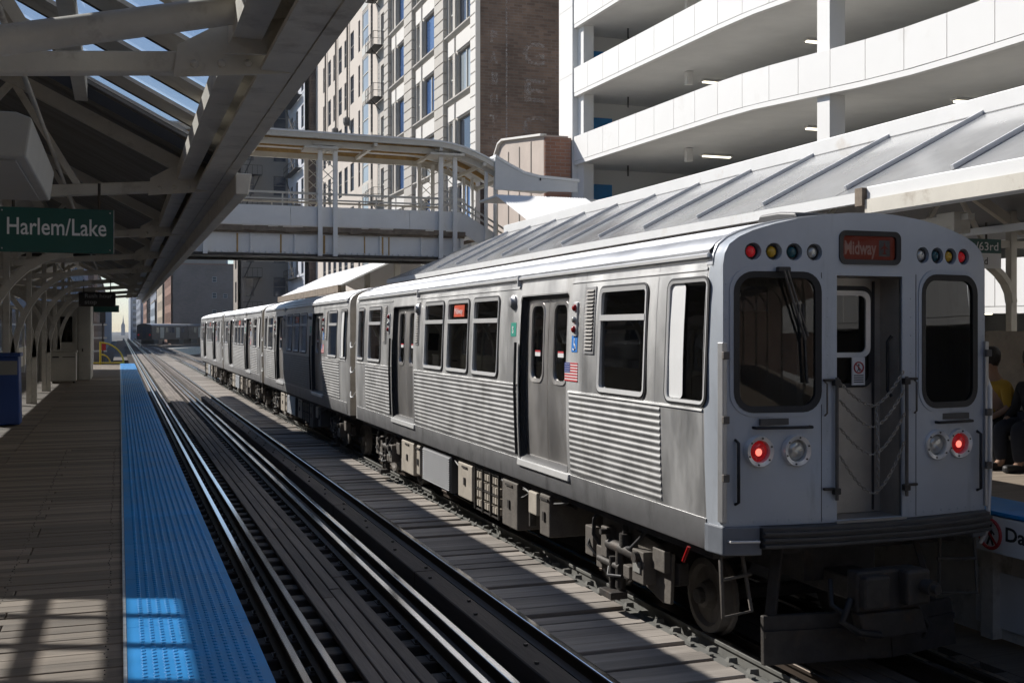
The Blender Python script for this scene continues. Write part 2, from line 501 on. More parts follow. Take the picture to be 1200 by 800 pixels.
def side_door(car, t0, t1):
    z0, z1 = 1.21, 3.09
    o = rrect(t0,t1,z0,z1,0.05,4); i = inset(t0,t1,z0,z1,0.05,0.05,4)
    d = ring(MB(), o, i, S, 0.004, -0.05, 0.13).build("door_frame", RUBBER, car, smooth=50)
    tm = (t0+t1)/2
    for a, b in ((t0+0.045, tm-0.008), (tm+0.008, t1-0.045)):
        wl = rrect(a+0.14, b-0.14, 2.13, 2.98, 0.11, 5) if True else None
        fn = lambda p,q,c: S(p,q,c-0.075)
        leaf = sheet(MB(), [(a,z0+.01),(b,z0+.01),(b,z1-.04),(a,z1-.04)], [wl], fn, 0.25, thick=0.035).build("door_leaf", DOORSTEEL, car, smooth=40, recalc=False)
        wi = [(a+(p-a-0.14)*1+0, q) for p,q in wl]
        outer = rrect(a+0.115, b-0.115, 2.105, 3.005, 0.13, 5)
        ring(MB(), outer, rrect(a+0.155, b-0.155, 2.145, 2.965, 0.10, 5), fn, 0.010, 0.004, 0.03).build("window_frame", DOORSTEEL, leaf, smooth=50)
        sheet(MB(), rrect(a+0.14,b-0.14,2.13,2.98,0.11,5), [], lambda p,q,c: S(p,q,c-0.092), 0.4).build("pane", GLASS, leaf, recalc=False)
        c = (a+b)/2
        for zz, m_, h in ((2.40,SIGNW,.045),(2.447,FLAGRED,.018)):
            MB().hexa([S(c-.08,zz,-.091),S(c+.08,zz,-.091),S(c+.08,zz,-.086),S(c-.08,zz,-.086),
                       S(c-.08,zz+h,-.091),S(c+.08,zz+h,-.091),S(c+.08,zz+h,-.086),S(c-.08,zz+h,-.086)]).build("sticker", m_, leaf)
    MB().hexa([S(tm-.008,z0,-.09),S(tm+.008,z0,-.09),S(tm+.008,z0,-.078),S(tm-.008,z0,-.078),
               S(tm-.008,z1-.04,-.09),S(tm+.008,z1-.04,-.09),S(tm+.008,z1-.04,-.078),S(tm-.008,z1-.04,-.078)]).build("door_seal", RUBBER, car)
    MB().hexa([S(t0-.05,1.13,-.03),S(t1+.05,1.13,-.03),S(t1+.05,1.13,.035),S(t0-.05,1.13,.035),
               S(t0-.05,1.205,-.10),S(t1+.05,1.205,-.10),S(t1+.05,1.205,.022),S(t0-.05,1.205,.022)]).build("door_sill", CHROME, car, bevel=0.01)

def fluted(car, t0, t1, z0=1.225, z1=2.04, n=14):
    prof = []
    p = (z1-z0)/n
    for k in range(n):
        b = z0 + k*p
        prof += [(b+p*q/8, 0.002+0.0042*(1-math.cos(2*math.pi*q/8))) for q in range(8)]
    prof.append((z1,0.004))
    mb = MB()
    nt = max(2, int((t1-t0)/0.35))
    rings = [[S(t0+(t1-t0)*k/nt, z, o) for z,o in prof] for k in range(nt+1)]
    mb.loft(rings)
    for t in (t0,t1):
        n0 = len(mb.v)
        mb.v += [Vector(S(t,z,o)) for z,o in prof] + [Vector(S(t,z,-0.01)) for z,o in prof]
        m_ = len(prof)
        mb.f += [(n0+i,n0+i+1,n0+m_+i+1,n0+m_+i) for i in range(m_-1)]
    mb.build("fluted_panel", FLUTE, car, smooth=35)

WINDOWS = [(0.30,1.02,2.08,3.13,'cab'),(1.37,2.44,2.08,3.12,'sash'),(5.42,6.52,2.10,3.12,'sash'),(6.66,7.74,2.10,3.12,'dest'),
           (7.88,8.98,2.10,3.12,'sash'),(11.92,13.02,2.10,3.12,'sash'),(13.36,13.98,2.10,3.12,'end')]
DOORS = [(3.22,4.68),(9.60,11.06)]

def make_truck(car, yc):
    tr = MB()
    for sx in (-1,1):
        tr.prism([(yc-0.95,0.42),(yc-0.95,0.62),(yc-0.55,0.66),(yc-0.35,0.56),(yc+0.35,0.56),(yc+0.55,0.66),(yc+0.95,0.62),(yc+0.95,0.42),
                  (yc+0.45,0.30),(yc-0.45,0.30)], 'x', sx*0.90, sx*1.00)
    tr.box(-0.9,0.9,yc-0.22,yc+0.22,0.40,0.66)
    for y in (yc-0.99, yc+0.99): tr.cyl((-0.85,y,0.335),(1,0,0),0.07,1.7,10)
    truck = tr.build("truck_frame", IRON, car, bevel=0.012)
    for y in (yc-0.99, yc+0.99):
        for sx in (-1,1):
            MB().lathe((sx*0.66,y,0.335),(sx,0,0),[(0.10,-0.03),(0.30,-0.03),(0.365,-0.03),(0.36,0.0),(0.335,0.012),(0.330,0.10),(0.275,0.105),(0.25,0.06),(0.13,0.055),(0.11,0.13),(0.04,0.14)],28).build("wheel", IRON_LT, truck, smooth=40)
    # side gear on the visible side: box covers, actuator, springs, hoses, collector shoe
    for sx in (-1,1):
        MB().prism([(yc-0.86,0.24),(yc-0.90,0.70),(yc+0.22,0.84),(yc+0.62,0.84),(yc+0.62,0.62),(yc+0.1,0.55),(yc-0.20,0.34),(yc-0.70,0.22)],'x',sx*1.005,sx*1.04).build("gear_plate", IRON_LT, truck, bevel=0.008)
        for (xa,ya,yb_,za,zb_) in ((1.17,-.58,-.34,.36,.66),(1.10,-.86,-.62,.52,.72),(1.13,.66,.86,.38,.68),(1.14,.30,.44,.44,.74),(1.15,-.24,-.10,.34,.46),(1.12,.46,.60,.30,.52)):
            bx("actuator_box", IRON_LT, (min(sx*1.03,sx*xa),max(sx*1.03,sx*xa),yc+ya,yc+yb_,za,zb_), truck, bevel=0.01)
        g = MB()
        g.cyl((sx*1.10,yc-0.30,0.58),(0,1,0),0.055,0.62,12); g.cyl((sx*1.12,yc+0.02,0.40),(0,1,0),0.035,0.5,10)
        g.cyl((sx*1.10,yc+0.06,0.20),(0,0,1),0.05,0.36,12); g.cyl((sx*1.13,yc+0.18,0.16),(0,0,1),0.035,0.32,10)
        g.cyl((sx*1.10,yc-0.05,0.62),(0,0,1),0.06,0.12,12); g.cyl((sx*1.10,yc-0.05,0.74),(0,0,1),0.03,0.08,10)
        g.cyl((sx*1.10,yc+0.32,0.70),(sx,0,0),0.03,0.10,8); g.cyl((sx*1.06,yc-0.47,0.60),(sx,0,0),0.05,0.16,12)
        g.build("brake_cylinder", IRON, truck, smooth=40)
        g = MB()
        g.box(sx*1.06,sx*1.24,yc-0.02,yc+0.26,0.10,0.17); g.box(sx*1.06,sx*1.12,yc+0.02,yc+0.22,0.17,0.32)
        g.box(sx*1.02,sx*1.10,yc-0.10,yc+0.34,0.30,0.35)
        g.build("collector_shoe", IRON, truck, bevel=0.008)
        g = MB()
        g.tube([(sx*1.08,yc+0.55,0.50),(sx*1.14,yc+0.62,0.62),(sx*1.14,yc+0.60,0.78),(sx*1.10,yc+0.50,0.90)],0.022,7)
        g.tube([(sx*1.10,yc-0.05,0.60),(sx*1.15,yc-0.28,0.64),(sx*1.13,yc-0.44,0.76),(sx*1.08,yc-0.52,0.90)],0.022,7)
        g.tube([(sx*1.10,yc+0.30,0.42),(sx*1.18,yc+0.18,0.30),(sx*1.14,yc-0.05,0.33)],0.016,7)
        g.tube([(sx*1.08,yc+0.80,0.60),(sx*1.16,yc+0.72,0.50),(sx*1.10,yc+0.62,0.40)],0.016,7)
        g.build("hose", RUBBER, truck, smooth=60)
        if sx < 0:
            bx("identification_plate", LENS_CLR, (-1.185,-1.172,yc-0.53,yc-0.39,0.46,0.56), truck)
    return truck

def make_car():
    car = thing("train_car", "", "train car")
    holes = []
    for t0,t1,z0,z1,k in WINDOWS: holes.append(rrect(t0+.012,t1-.012,z0+.012,z1-.012,0.09))
    for t0,t1 in DOORS: holes.append(rrect(t0+.01,t1-.01,1.215,3.08,0.05,4))
    sheet(MB(), [(0.34,1.20),(LEN-0.34,1.20),(LEN-0.34,3.30),(0.34,3.30)], holes, S, 0.22).build("side_wall", STEEL, car, smooth=40, recalc=False)
    sheet(MB(), [(0.34,1.20),(LEN-0.34,1.20),(LEN-0.34,3.30),(0.34,3.30)], [], S2, 0.5).build("side_wall", STEEL, car, smooth=40, recalc=False)
    # sill bands (both sides)
    for sg, fn in ((-1,S),(1,S2)):
        mb = MB()
        prof = [(1.20,-0.02),(1.20,0.006),(0.97,0.006),(0.945,-0.01),(0.945,-0.10)]
        nt = 24
        mb.loft([[fn(0.34+(LEN-0.68)*k/nt,z,o) for z,o in prof] for k in range(nt+1)])
        mb.build("side_sill", STEEL_DARK, car, smooth=35)
    # roof with longitudinal flutes
    prof = [(-1.250,3.30),(-1.268,3.315),(-1.268,3.335),(-1.245,3.355),(-1.215,3.388),(-1.16,3.425),(-1.10,3.455)]
    def arch_z(u):
        u = abs(u)
        a = sorted([(x*0.99,z+0.005) for x,z in ARCH])
        for (x0,z0),(x1,z1) in zip(a, a[1:]):
            if u <= x1: return z0+(z1-z0)*(u-x0)/(x1-x0)
        return 3.3
    u = -1.05
    while u < -0.02:
        prof += [(u,arch_z(u)-.002),(u+.012,arch_z(u)+.010),(u+.030,arch_z(u)+.010),(u+.042,arch_z(u)-.002)]
        u += 0.062
    prof.append((0.0,arch_z(0)+.004))
    full = prof + [(-a,b) for a,b in prof[::-1][1:]]
    MB().loft([[(a,y,b) for a,b in full] for y in (0.34,3.5,7.2,10.9,LEN-0.34)]).build("roof", STEEL_ROOF, car, smooth=35)
    ar = [(a*.996,b+.016) for a,b in ARCH_FULL]
    for yq in (0.30, LEN-0.38):
        MB().loft([[(a,yq,b-.03) for a,b in ar],[(a,yq,b) for a,b in ar],[(a,yq+.08,b) for a,b in ar],[(a,yq+.08,b-.03) for a,b in ar]]).build("roof_band", STEEL_ROOF, car, smooth=35)
    MB().prism([(-1.29,3.275),(-1.24,3.275),(-1.24,3.30),(-1.278,3.31),(-1.29,3.30)],'y',0.34,LEN-0.34).build("gutter", CHROME, car)
    for y in (4.75, 9.4):
        bx("gutter_joint", CHROME, (-1.302,-1.24,y,y+0.025,3.20,3.33), car)
    # rear end wall and corner caps
    N = len(ARCH)
    side_zs = [0.95,1.2,1.6,2.05,2.5,2.9,3.15]
    def outline(hw, dz=0.0):
        pts = [(-hw(z),z) for z in side_zs]
        k = hw(3.2)/1.27
        pts += [(a*k,b+dz) for a,b in ARCH_FULL]
        pts += [(hw(z),z) for z in side_zs[::-1]]
        return pts
    o_body = outline(lambda z: W(z), 0.005); o_mid = outline(lambda z: W(z)-0.012, 0.003); o_end = outline(lambda z: 1.27)
    MB().loft([[(a,LEN-0.34,b) for a,b in o_body],[(a,LEN-0.20,b) for a,b in o_mid],[(a,LEN-0.12,b) for a,b in o_end]]).build("end_cap", STEEL, car, smooth=50)
    mb = MB(); mb.v = [Vector((a,LEN-0.12,b)) for a,b in o_end]; mb.f = [tuple(range(len(o_end)))]
    mb.build("end_wall", RECESS, car)
    # windows and doors
    for w in WINDOWS: side_window(car, *w)
    for d in DOORS: side_door(car, *d)
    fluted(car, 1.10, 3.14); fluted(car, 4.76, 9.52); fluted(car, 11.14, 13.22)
    for t in (0.36, 1.20, 2.80, 5.08, 9.22, 11.40, 13.20):
        MB().add([S(t,z,.0015) for z in (1.2,1.6,2.05,2.5,2.9,3.15,3.27)]+[S(t+.008,z,.0015) for z in (1.2,1.6,2.05,2.5,2.9,3.15,3.27)],[(i,i+1,8+i,7+i) for i in range(6)]).build("panel_seam", STEEL_DARK, car, recalc=False)
    for a,b in ((0.36,3.16),(4.74,9.54),(11.12,LEN-.36)):
        MB().hexa([S(a,2.052,0),S(b,2.052,0),S(b,2.052,.012),S(a,2.052,.012),S(a,2.07,0),S(b,2.07,0),S(b,2.07,.008),S(a,2.07,.008)]).build("belt_rail", STEEL, car)
        MB().hexa([S(a,3.175,0),S(b,3.175,0),S(b,3.175,.008),S(a,3.175,.008),S(a,3.195,0),S(b,3.195,0),S(b,3.195,.008),S(a,3.195,.008)]).build("letterboard_rail", STEEL, car)
    # door pocket hand rails, louvres, marker lamps, speakers, notices
    for t in (4.73, 11.10):
        MB().tube([S(t,1.25,0.03),S(t,2.0,0.035),S(t,2.55,0.03)],0.018,8).build("handrail", RUBBER, car, smooth=60)
    for a,b in ((2.52,2.76),(9.26,9.46),(11.50,11.72)):
        lv = MB().hexa([S(a,2.46,0),S(b,2.46,0),S(b,2.46,.012),S(a,2.46,.012),S(a,3.12,0),S(b,3.12,0),S(b,3.12,.012),S(a,3.12,.012)]).build("louvre", STEEL_DARK, car)
        mb = MB(); z = 2.50
        while z < 3.08:
            mb.hexa([S(a+.03,z,.012),S(b-.03,z,.012),S(b-.03,z,.026),S(a+.03,z,.026),S(a+.03,z+.018,.012),S(b-.03,z+.018,.012),S(b-.03,z+.018,.014),S(a+.03,z+.018,.014)]); z += 0.036
        mb.build("louvre_blades", mat("louvre_brown",(0.17,0.155,0.135),.6,var=.2), lv)
    for t in (3.00, 11.30):
        pl = MB().hexa([S(t-.05,2.63,0),S(t+.05,2.63,0),S(t+.05,2.63,.02),S(t-.05,2.63,.02),S(t-.05,2.98,0),S(t+.05,2.98,0),S(t+.05,2.98,.02),S(t-.05,2.98,.02)]).build("marker_plate", CHROME, car, bevel=0.01)
        for z, m_ in ((2.70,LENS_RED_D),(2.80,LENS_CLR),(2.92,LENS_RED_D)):
            c = S(t,z,.018); MB().lathe(c,(-1,0,0),[(.036,0),(.034,.018),(.018,.03)],14).build("marker_lamp", m_, pl, smooth=50)
    for t in (4.92, 9.36):
        MB().lathe(S(t,3.02,-.01),(-1,0,0),[(.085,0),(.085,.03),(.06,.05),(.055,.07),(.02,.075)],18).build("speaker", STEEL_DARK, car, smooth=40)
    def plate(name, t0, t1, z0, z1, m_, off=.004, par=None):
        return MB().hexa([S(t0,z0,0),S(t1,z0,0),S(t1,z0,off),S(t0,z0,off),S(t0,z1,0),S(t1,z1,0),S(t1,z1,off),S(t0,z1,off)]).build(name, m_, par or car)
    g = plate("green_notice", 4.80,4.98,2.62,2.78,STGREEN)
    text_obj("notice_mark", "S", 0.11, LETTER, g, S(4.93,2.66,.006), (0,-1,0), (0,0,1), bold=0.004)
    b = plate("access_notice", 2.94,3.09,2.47,2.64,STBLUE)
    mk = MB()
    mk.cyl(S(3.02,2.60,.004),(-1,0,0),.011,.002,10); mk.beam(S(3.02,2.585,.006),S(3.015,2.535,.006),.012,.004,(1,0,0)); mk.beam(S(3.02,2.54,.006),S(2.985,2.535,.006),.010,.004,(1,0,0)); mk.beam(S(2.985,2.537,.006),S(2.972,2.50,.006),.010,.004,(1,0,0))
    arc = [S(3.02+.032*math.cos(R(a)),2.522+.032*math.sin(R(a)),.006) for a in range(100,360,26)]
    mk.tube(arc,.005,6); mk.build("wheelchair_symbol", LETTER, b)
    fl = plate("flag_sticker", 2.92,3.26,2.17,2.36,SIGNW)
    for k in range(7):
        z = 2.17+.19*(2*k)/13
        plate("flag_stripe", 2.92, 3.26 if k < 3 else 3.115, z, z+.19/13, FLAGRED, .006, fl)
    cn = plate("flag_canton", 3.115,3.26,2.17+.19*6/13,2.36,FLAGBLUE,.007,fl)
    st = MB()
    for i in range(5):
        for j in range(4): st.cyl(S(3.13+i*.028,2.272+j*.024,.007),(-1,0,0),.006,.001,6)
    st.build("flag_stars", LETTER, cn)
    # under-floor equipment
    bx("underframe", IRON, (-1.20,1.20,0.4,LEN-0.4,0.86,0.95), car)
    bx("center_sill", IRON, (-0.35,0.35,0.4,LEN-0.4,0.62,0.86), car)
    make_truck(car, 2.30); make_truck(car, LEN-2.15)
    def ubox(name, y0,y1,z0,z1,m_,x0=-1.22,x1=-0.55,bev=0.015): return bx(name, m_, (x0,x1,y0,y1,z0,z1), car, bevel=bev)
    ubox("equipment_box",3.95,4.25,0.40,0.86,IRON_LT); ubox("equipment_box",4.35,4.62,0.58,0.84,BEIGE)
    ubox("equipment_box",5.00,5.55,0.30,0.86,IRON_LT); ubox("equipment_box",6.80,7.45,0.38,0.86,BEIGE)
    ubox("equipment_box",9.55,9.75,0.40,0.86,BEIGE); ubox("equipment_box",9.95,10.75,0.34,0.86,BEIGE)
    lb = ubox("louvred_box",7.80,9.35,0.36,0.88,mat("louvre_grey",(0.07,0.073,0.08),.5,.3,var=.15))
    mb = MB(); z = 0.39
    while z < 0.85:
        mb.prism([(-1.245,z),(-1.22,z+.005),(-1.22,z+.024)],'y',7.84,9.31); z += 0.032
    mb.build("louvre_blades", MATS["louvre_grey"], lb)
    rg = ubox("resistor_bank",5.72,6.72,0.32,0.86,IRON,-1.12,-0.5)
    for i in range(9):
        for j in range(4):
            y = 5.76+i*.105+(i//3)*.01; z = 0.36+j*.125
            bx("resistor_block", BEIGE, (-1.19,-1.12,y,y+.066,z,z+.08), rg)
    fr = MB()
    for y in (5.715,6.04,6.37,6.70): fr.box(-1.215,-1.19,y,y+.022,.31,.87)
    for z in (.31,.585,.85): fr.box(-1.20,-1.185,5.72,6.72,z,z+.015)
    fr.build("resistor_cage", IRON, rg)
    hg = MB()
    for y in (4.72,5.62,7.55,9.45,9.85,10.85): hg.box(-1.16,-1.08,y,y+.04,.40,.88)
    hg.tube([(-1.15,4.7,.80),(-1.15,7.5,.82),(-1.15,9.6,.80)],.02,6); hg.tube([(-1.05,3.6,.78),(-1.02,7.5,.72),(-1.05,10.9,.78)],.025,6)
    hg.build("equipment_hanger", IRON, car)
    for y0_,y1_,zz,sg in ((3.5,5.0,.86,.10),(4.6,5.7,.84,.16),(6.7,7.8,.86,.12),(9.3,10.9,.86,.14)):
        MB().tube([(-1.17,y0_+(y1_-y0_)*k/8,zz-sg*4*(k/8)*(1-k/8)) for k in range(9)],.016,6).build("cable", RUBBER, car, smooth=60)
    for y_,z_ in ((4.1,.62),(5.28,.58),(7.12,.62),(10.35,.60),(9.65,.6)):
        bx("latch", IRON, (-1.238,-1.22,y_-.03,y_+.03,z_-.05,z_+.05), car); bx("hinge", IRON, (-1.235,-1.22,y_-.12,y_+.12,.80,.825), car)
    # interior: floor, ceiling, seats along the wall
    bx("interior_floor", INTER_D, (-1.27,1.27,0.45,LEN-0.3,1.16,1.20), car)
    bx("interior_ceiling", INTER, (-1.2,1.2,0.45,LEN-0.3,3.18,3.22), car)
    bx("cab_partition", INTER, (-1.23,1.23,1.20,1.24,1.2,3.18), car)
    for y in (5.4,6.5,7.6,8.7,12.0):
        MB().box(-1.22,-0.5,y,y+.45,1.55,1.65).box(-1.22,-0.5,y+.40,y+.48,1.65,2.25).build("passenger_seat", SEAT, car, bevel=0.03)
    for y in (5.0, 9.3):
        MB().tube([(-0.45,y,1.2),(-0.45,y,3.18)],.018,8).build("grab_pole", CHROME, car, smooth=60)
    # coupler at the rear
    bx("coupler_bar", IRON, (-0.12,0.12,LEN-0.3,LEN+0.35,0.48,0.72), car, bevel=0.02)
    return car, o_body, o_mid, o_end

proto, O_BODY, O_MID, O_END = make_car()

def plain_front(car):
    fr = MB().loft([[(a,0.34,b) for a,b in O_BODY],[(a,0.20,b) for a,b in O_MID],[(a,0.12,b) for a,b in O_END]]).build("end_cap", STEEL, car, smooth=50)
    mb = MB(); mb.v = [Vector((a,0.12,b)) for a,b in O_END]; mb.f = [tuple(range(len(O_END)))]
    mb.build("end_wall", RECESS, car)
    for z in (1.45, 1.95, 2.45):
        MB().tube([(-1.25,0.14,z),(-1.28,0.02,z-.09),(-1.29,-.10,z-.12),(-1.28,-.24,z-.10),(-1.25,-.36,z)],.016,6).build("safety_cable", WHITE, car, smooth=60)

def chain_mesh(p, q, sag, name, par):
    p, q = Vector(p), Vector(q)
    mb = MB(); n = 60
    pts = []
    for k in range(n+1):
        t = k/n
        pts.append(p.lerp(q,t) + Vector((0,-0.02*math.sin(math.pi*t), -sag*4*t*(1-t)*(1-0.25*abs(2*t-1)))))
    # links by arc length
    d = [0]
    for a,b in zip(pts,pts[1:]): d.append(d[-1]+(b-a).length)
    step = 0.030; s = 0.0; idx = 0; alt = 0
    while s + step < d[-1]:
        def at(x):
            for i in range(n):
                if d[i+1] >= x: return pts[i].lerp(pts[i+1],(x-d[i])/max(1e-6,d[i+1]-d[i]))
            return pts[-1]
        a, b = at(s), at(s+step)
        dr = (b-a).normalized()
        sd = dr.cross(Vector((0,1,0))).normalized() if alt else Vector((0,1,0))
        c = (a+b)/2
        loop = [c + dr*0.021*math.cos(R(w)) + sd*0.0105*math.sin(R(w)) for w in range(0,360,60)]
        mb.tube(loop+[loop[0]],0.0052,5,cap=False)
        s += step; alt ^= 1
    mb.build(name, CHAIN, par, smooth=60)

def cab_front(car):
    # painted end: face with openings, wrapped corners
    out = [(-1.27,1.17)] + [(-1.27,z) for z in (1.6,2.05,2.5,2.9,3.1)] + ARCH_FULL + [(1.27,z) for z in (3.1,2.9,2.5,2.05,1.6)] + [(1.27,1.17)]
    marks = [(-1.03,LENS_RED),(-0.86,LENS_AMB),(-0.69,LENS_GRN),(-0.515,LENS_CLR),(0.53,LENS_CLR),(0.69,LENS_GRN),(0.845,LENS_AMB),(1.0,LENS_RED)]
    heads = [(-0.985,LENS_RED),(-0.675,LENS_CLR),(0.675,LENS_CLR),(0.935,LENS_RED)]
    ws = [(-1.17,-0.48,2.07,3.135),(0.53,1.145,2.07,3.135)]
    dr = [(-0.315,1.185),(0.315,1.185),(0.315,3.13),(-0.315,3.13)]
    ds = rrect(-0.28,0.28,3.235,3.475,0.05)
    holes = [dr, ds] + [rrect(a,b,c,d,0.14,6) for a,b,c,d in ws] + [circ(u,3.31,0.068,18) for u,_ in marks] + [circ(u,1.75,0.118,22) for u,_ in heads]
    face = sheet(MB(), out, holes, F, 0.16, thick=0.035).build("end_face", PAINT, car, smooth=35, recalc=False)
    low = [( -1.28,0.95)]
    n = len(O_END)
    MB().loft([[(a,0.34,b) for a,b in O_BODY],[(a,0.25,b) for a,b in O_MID],[F(a,b,0) for a,b in O_END]]).build("end_cap", PAINT, car, smooth=60)
    # windshields
    for (a,b,c,d) in ws:
        w = ring(MB(), rrect(a-.02,b+.02,c-.02,d+.02,0.16,6), rrect(a+.03,b-.03,c+.03,d-.03,0.11,6), F, 0.014, 0.004, 0.03).build("windshield_gasket", RUBBER, face, smooth=50)
        ring(MB(), rrect(a-.05,b+.05,c-.05,d+.06,0.19,6), rrect(a-.02,b+.02,c-.02,d+.02,0.16,6), F, 0.008, 0.010, 0.01).build("windshield_bezel", PAINT, face, smooth=50)
        sheet(MB(), rrect(a+.01,b-.01,c+.01,d-.01,0.13,6), [], lambda x,z,o: F(x,z,o-0.012), 0.2).build("windshield", GLASS_F, face, smooth=60, recalc=False)
        bx("grab_recess", BUMPER, (a+.18,b-.12,setback((a+b)/2)-.012,setback((a+b)/2)+.012,1.955,2.005), face)
        ya = setback(a+.14)-.045; yb = setback(b-.08)-.045
        MB().tube([(a+.14,ya+.05,1.935),(a+.14,ya,1.935),((a+b)/2,setback((a+b)/2)-.05,1.935),(b-.08,yb,1.935),(b-.08,yb+.05,1.935)],.012,8).build("grab_bar", RUBBER, face, smooth=60)
    # lamps
    for u, m_ in marks:
        ang = setback(u+.01)-setback(u-.01)
        nrm = Vector((-ang/.02*-1, -1, 0)); nrm = Vector((0,-1,0))
        y = setback(u)
        MB().lathe((u,y+.075,3.31),(0,-1,0),[(.072,0),(.072,.05),(.066,.05),(.064,.004),(.0,.003)],18).build("lamp_recess", PAINT, face, smooth=40)
        l = MB().lathe((u-.004,y+.072,3.31),(0,-1,0),[(.056,0),(.056,.042),(.046,.045),(.046,.035)],18).build("marker_lamp", RUBBER, face, smooth=40)
        MB().lathe((u-.004,y+.072,3.31),(0,-1,0),[(.045,0),(.045,.038),(.036,.052),(.018,.06),(.004,.062)],16).build("lens", m_, l, smooth=60)
    for u, m_ in heads:
        y = setback(u)
        l = MB().lathe((u,y+.10,1.75),(0,-1,0),[(.125,0),(.125,.125),(.118,.135),(.088,.125),(.082,.08)],24).build("headlamp" if m_ is LENS_CLR else "tail_lamp", CHROME, face, smooth=35)
        MB().lathe((u,y+.10,1.75),(0,-1,0),[(.083,0),(.083,.085),(.070,.105),(.04,.118),(.005,.122)],20).build("lens", m_, l, smooth=60)
        if m_ is LENS_RED:
            MB().lathe((u-.012,y-.020,1.745),(0,-1,0),[(.030,0),(.024,.006),(.008,.009)],12).build("bulb_glow", LENS_HOT, l, smooth=60)
        lr = MB()
        for rr_ in (.030,.052,.072): lr.tube([(u+rr_*math.cos(R(a)),y+.10-.122+(rr_*1.0)**2*6.4,1.75+rr_*math.sin(R(a))) for a in range(0,361,24)],.0022,4,cap=False)
        tag(lr.build("lens_rings", m_, l), kind="stuff")
        bo = MB()
        for k in range(6):
            a = R(60*k+20); bo.cyl((u+.104*math.cos(a),y-.03,1.75+.104*math.sin(a)),(0,-1,0),.008,.006,6)
        bo.build("lamp_screw", IRON, l)
    # destination sign
    d = ring(MB(), rrect(-0.295,0.295,3.22,3.49,0.06), rrect(-0.255,0.255,3.26,3.45,0.03), F, 0.012, 0.004, 0.04).build("destination_frame", RUBBER, face, smooth=50)
    bx("destination_blind", DEST, (-0.275,0.275,0.020,0.03,3.24,3.47), d)
    text_obj("destination_lettering", "Midway", 0.15, DEST_L, d, (-0.235,0.016,3.305), (1,0,0), (0,0,1), bold=0.004, fit=0.31)
    ic = bx("airport_panel", LENS_CLR, (0.10,0.205,0.0165,0.018,3.29,3.42), d)
    pl = MB()
    def poly(p): pl.add([(0.1525+a*.05,0.0145,3.355+b*.055) for a,b in p],[tuple(range(len(p)))])
    poly([(-.13,-.8),(.13,-.8),(.15,.6),(0,1),(-.15,.6)]); poly([(-.9,-.2),(-.15,.35),(-.15,.02)]); poly([(.9,-.2),(.15,.02),(.15,.35)]); poly([(-.45,-.85),(0,-.45),(.45,-.85)])
    pl.build("airplane_symbol", DEST, ic, recalc=False)
    sheet(MB(), rrect(-0.27,0.27,3.245,3.465,0.03), [], lambda x,z,o: (x,0.008,z), 0.3).build("destination_glass", GLASS_F, d, recalc=False)
    # recessed end door
    rc = MB(); D = 0.30
    rc.box(-0.335,-0.315,0.02,D,1.16,3.13); rc.box(0.315,0.335,0.02,D,1.16,3.13); rc.box(-0.335,0.335,0.02,D,3.13,3.15); rc.box(-0.335,0.335,-0.03,D,1.14,1.18)
    rec = rc.build("door_recess", RECESS, face)
    wl = rrect(-0.215,0.215,2.24,3.04,0.08,5)
    fd = lambda x,z,o: (x, D-0.02-o, z)
    leaf = sheet(MB(), [(-0.315,1.185),(0.315,1.185),(0.315,3.125),(-0.315,3.125)], [wl], fd, 0.3, thick=0.03).build("end_door", RECESS, face, recalc=False)
    ring(MB(), rrect(-0.235,0.235,2.22,3.06,0.10,5), rrect(-0.20,0.20,2.255,3.025,0.07,5), fd, 0.012, 0.006, 0.02).build("window_gasket", RUBBER, leaf, smooth=50)
    ring(MB(), rrect(-0.205,0.205,2.47,3.02,0.08,5), rrect(-0.165,0.165,2.51,2.98,0.05,5), fd, 0.020, 0.012, 0.005).build("window_frame", CHROME, leaf, smooth=50)
    sheet(MB(), rrect(-0.21,0.21,2.25,3.03,0.07,5), [], lambda x,z,o: fd(x,z,-0.004), 0.4).build("pane", GLASS, leaf, recalc=False)
    ns = bx("warning_notice", SIGNW, (0.02,0.145,D-.045,D-.030,2.24,2.47), leaf)
    mk = MB(); cx, cz = .0825, 2.385
    mk.tube([(cx+.045*math.cos(R(a)),D-.047,cz+.045*math.sin(R(a))) for a in range(0,361,24)],.006,5,cap=False); mk.beam((cx-.03,D-.048,cz+.03),(cx+.03,D-.048,cz-.03),.008,.003,(0,1,0))
    mk.build("prohibition_ring", REDINK, ns)
    mk = MB(); mk.cyl((cx,D-.045,cz+.022),(0,-1,0),.008,.002,8); mk.beam((cx,D-.046,cz+.012),(cx,D-.046,cz-.012),.012,.002,(0,1,0)); mk.beam((cx,D-.046,cz-.01),(cx-.014,D-.046,cz-.032),.006,.002,(0,1,0)); mk.beam((cx,D-.046,cz-.01),(cx+.014,D-.046,cz-.032),.006,.002,(0,1,0))
    mk.build("walking_figure", LETTER_D, ns)
    mk = MB()
    for k in range(4): mk.box(.035,.13,D-.0465,D-.045,2.262+k*.018,2.270+k*.018)
    mk.build("notice_lines", LETTER_D, ns)
    MB().tube([(0.29,0.10,2.15),(0.265,0.12,2.2),(0.265,0.12,2.6),(0.29,0.10,2.65)],.014,8).build("door_grab_bar", RUBBER, face, smooth=60)
    MB().tube([(0.24,D-.02,1.2),(0.24,D-.03,3.1)],.012,6).build("door_edge_strip", RUBBER, leaf)
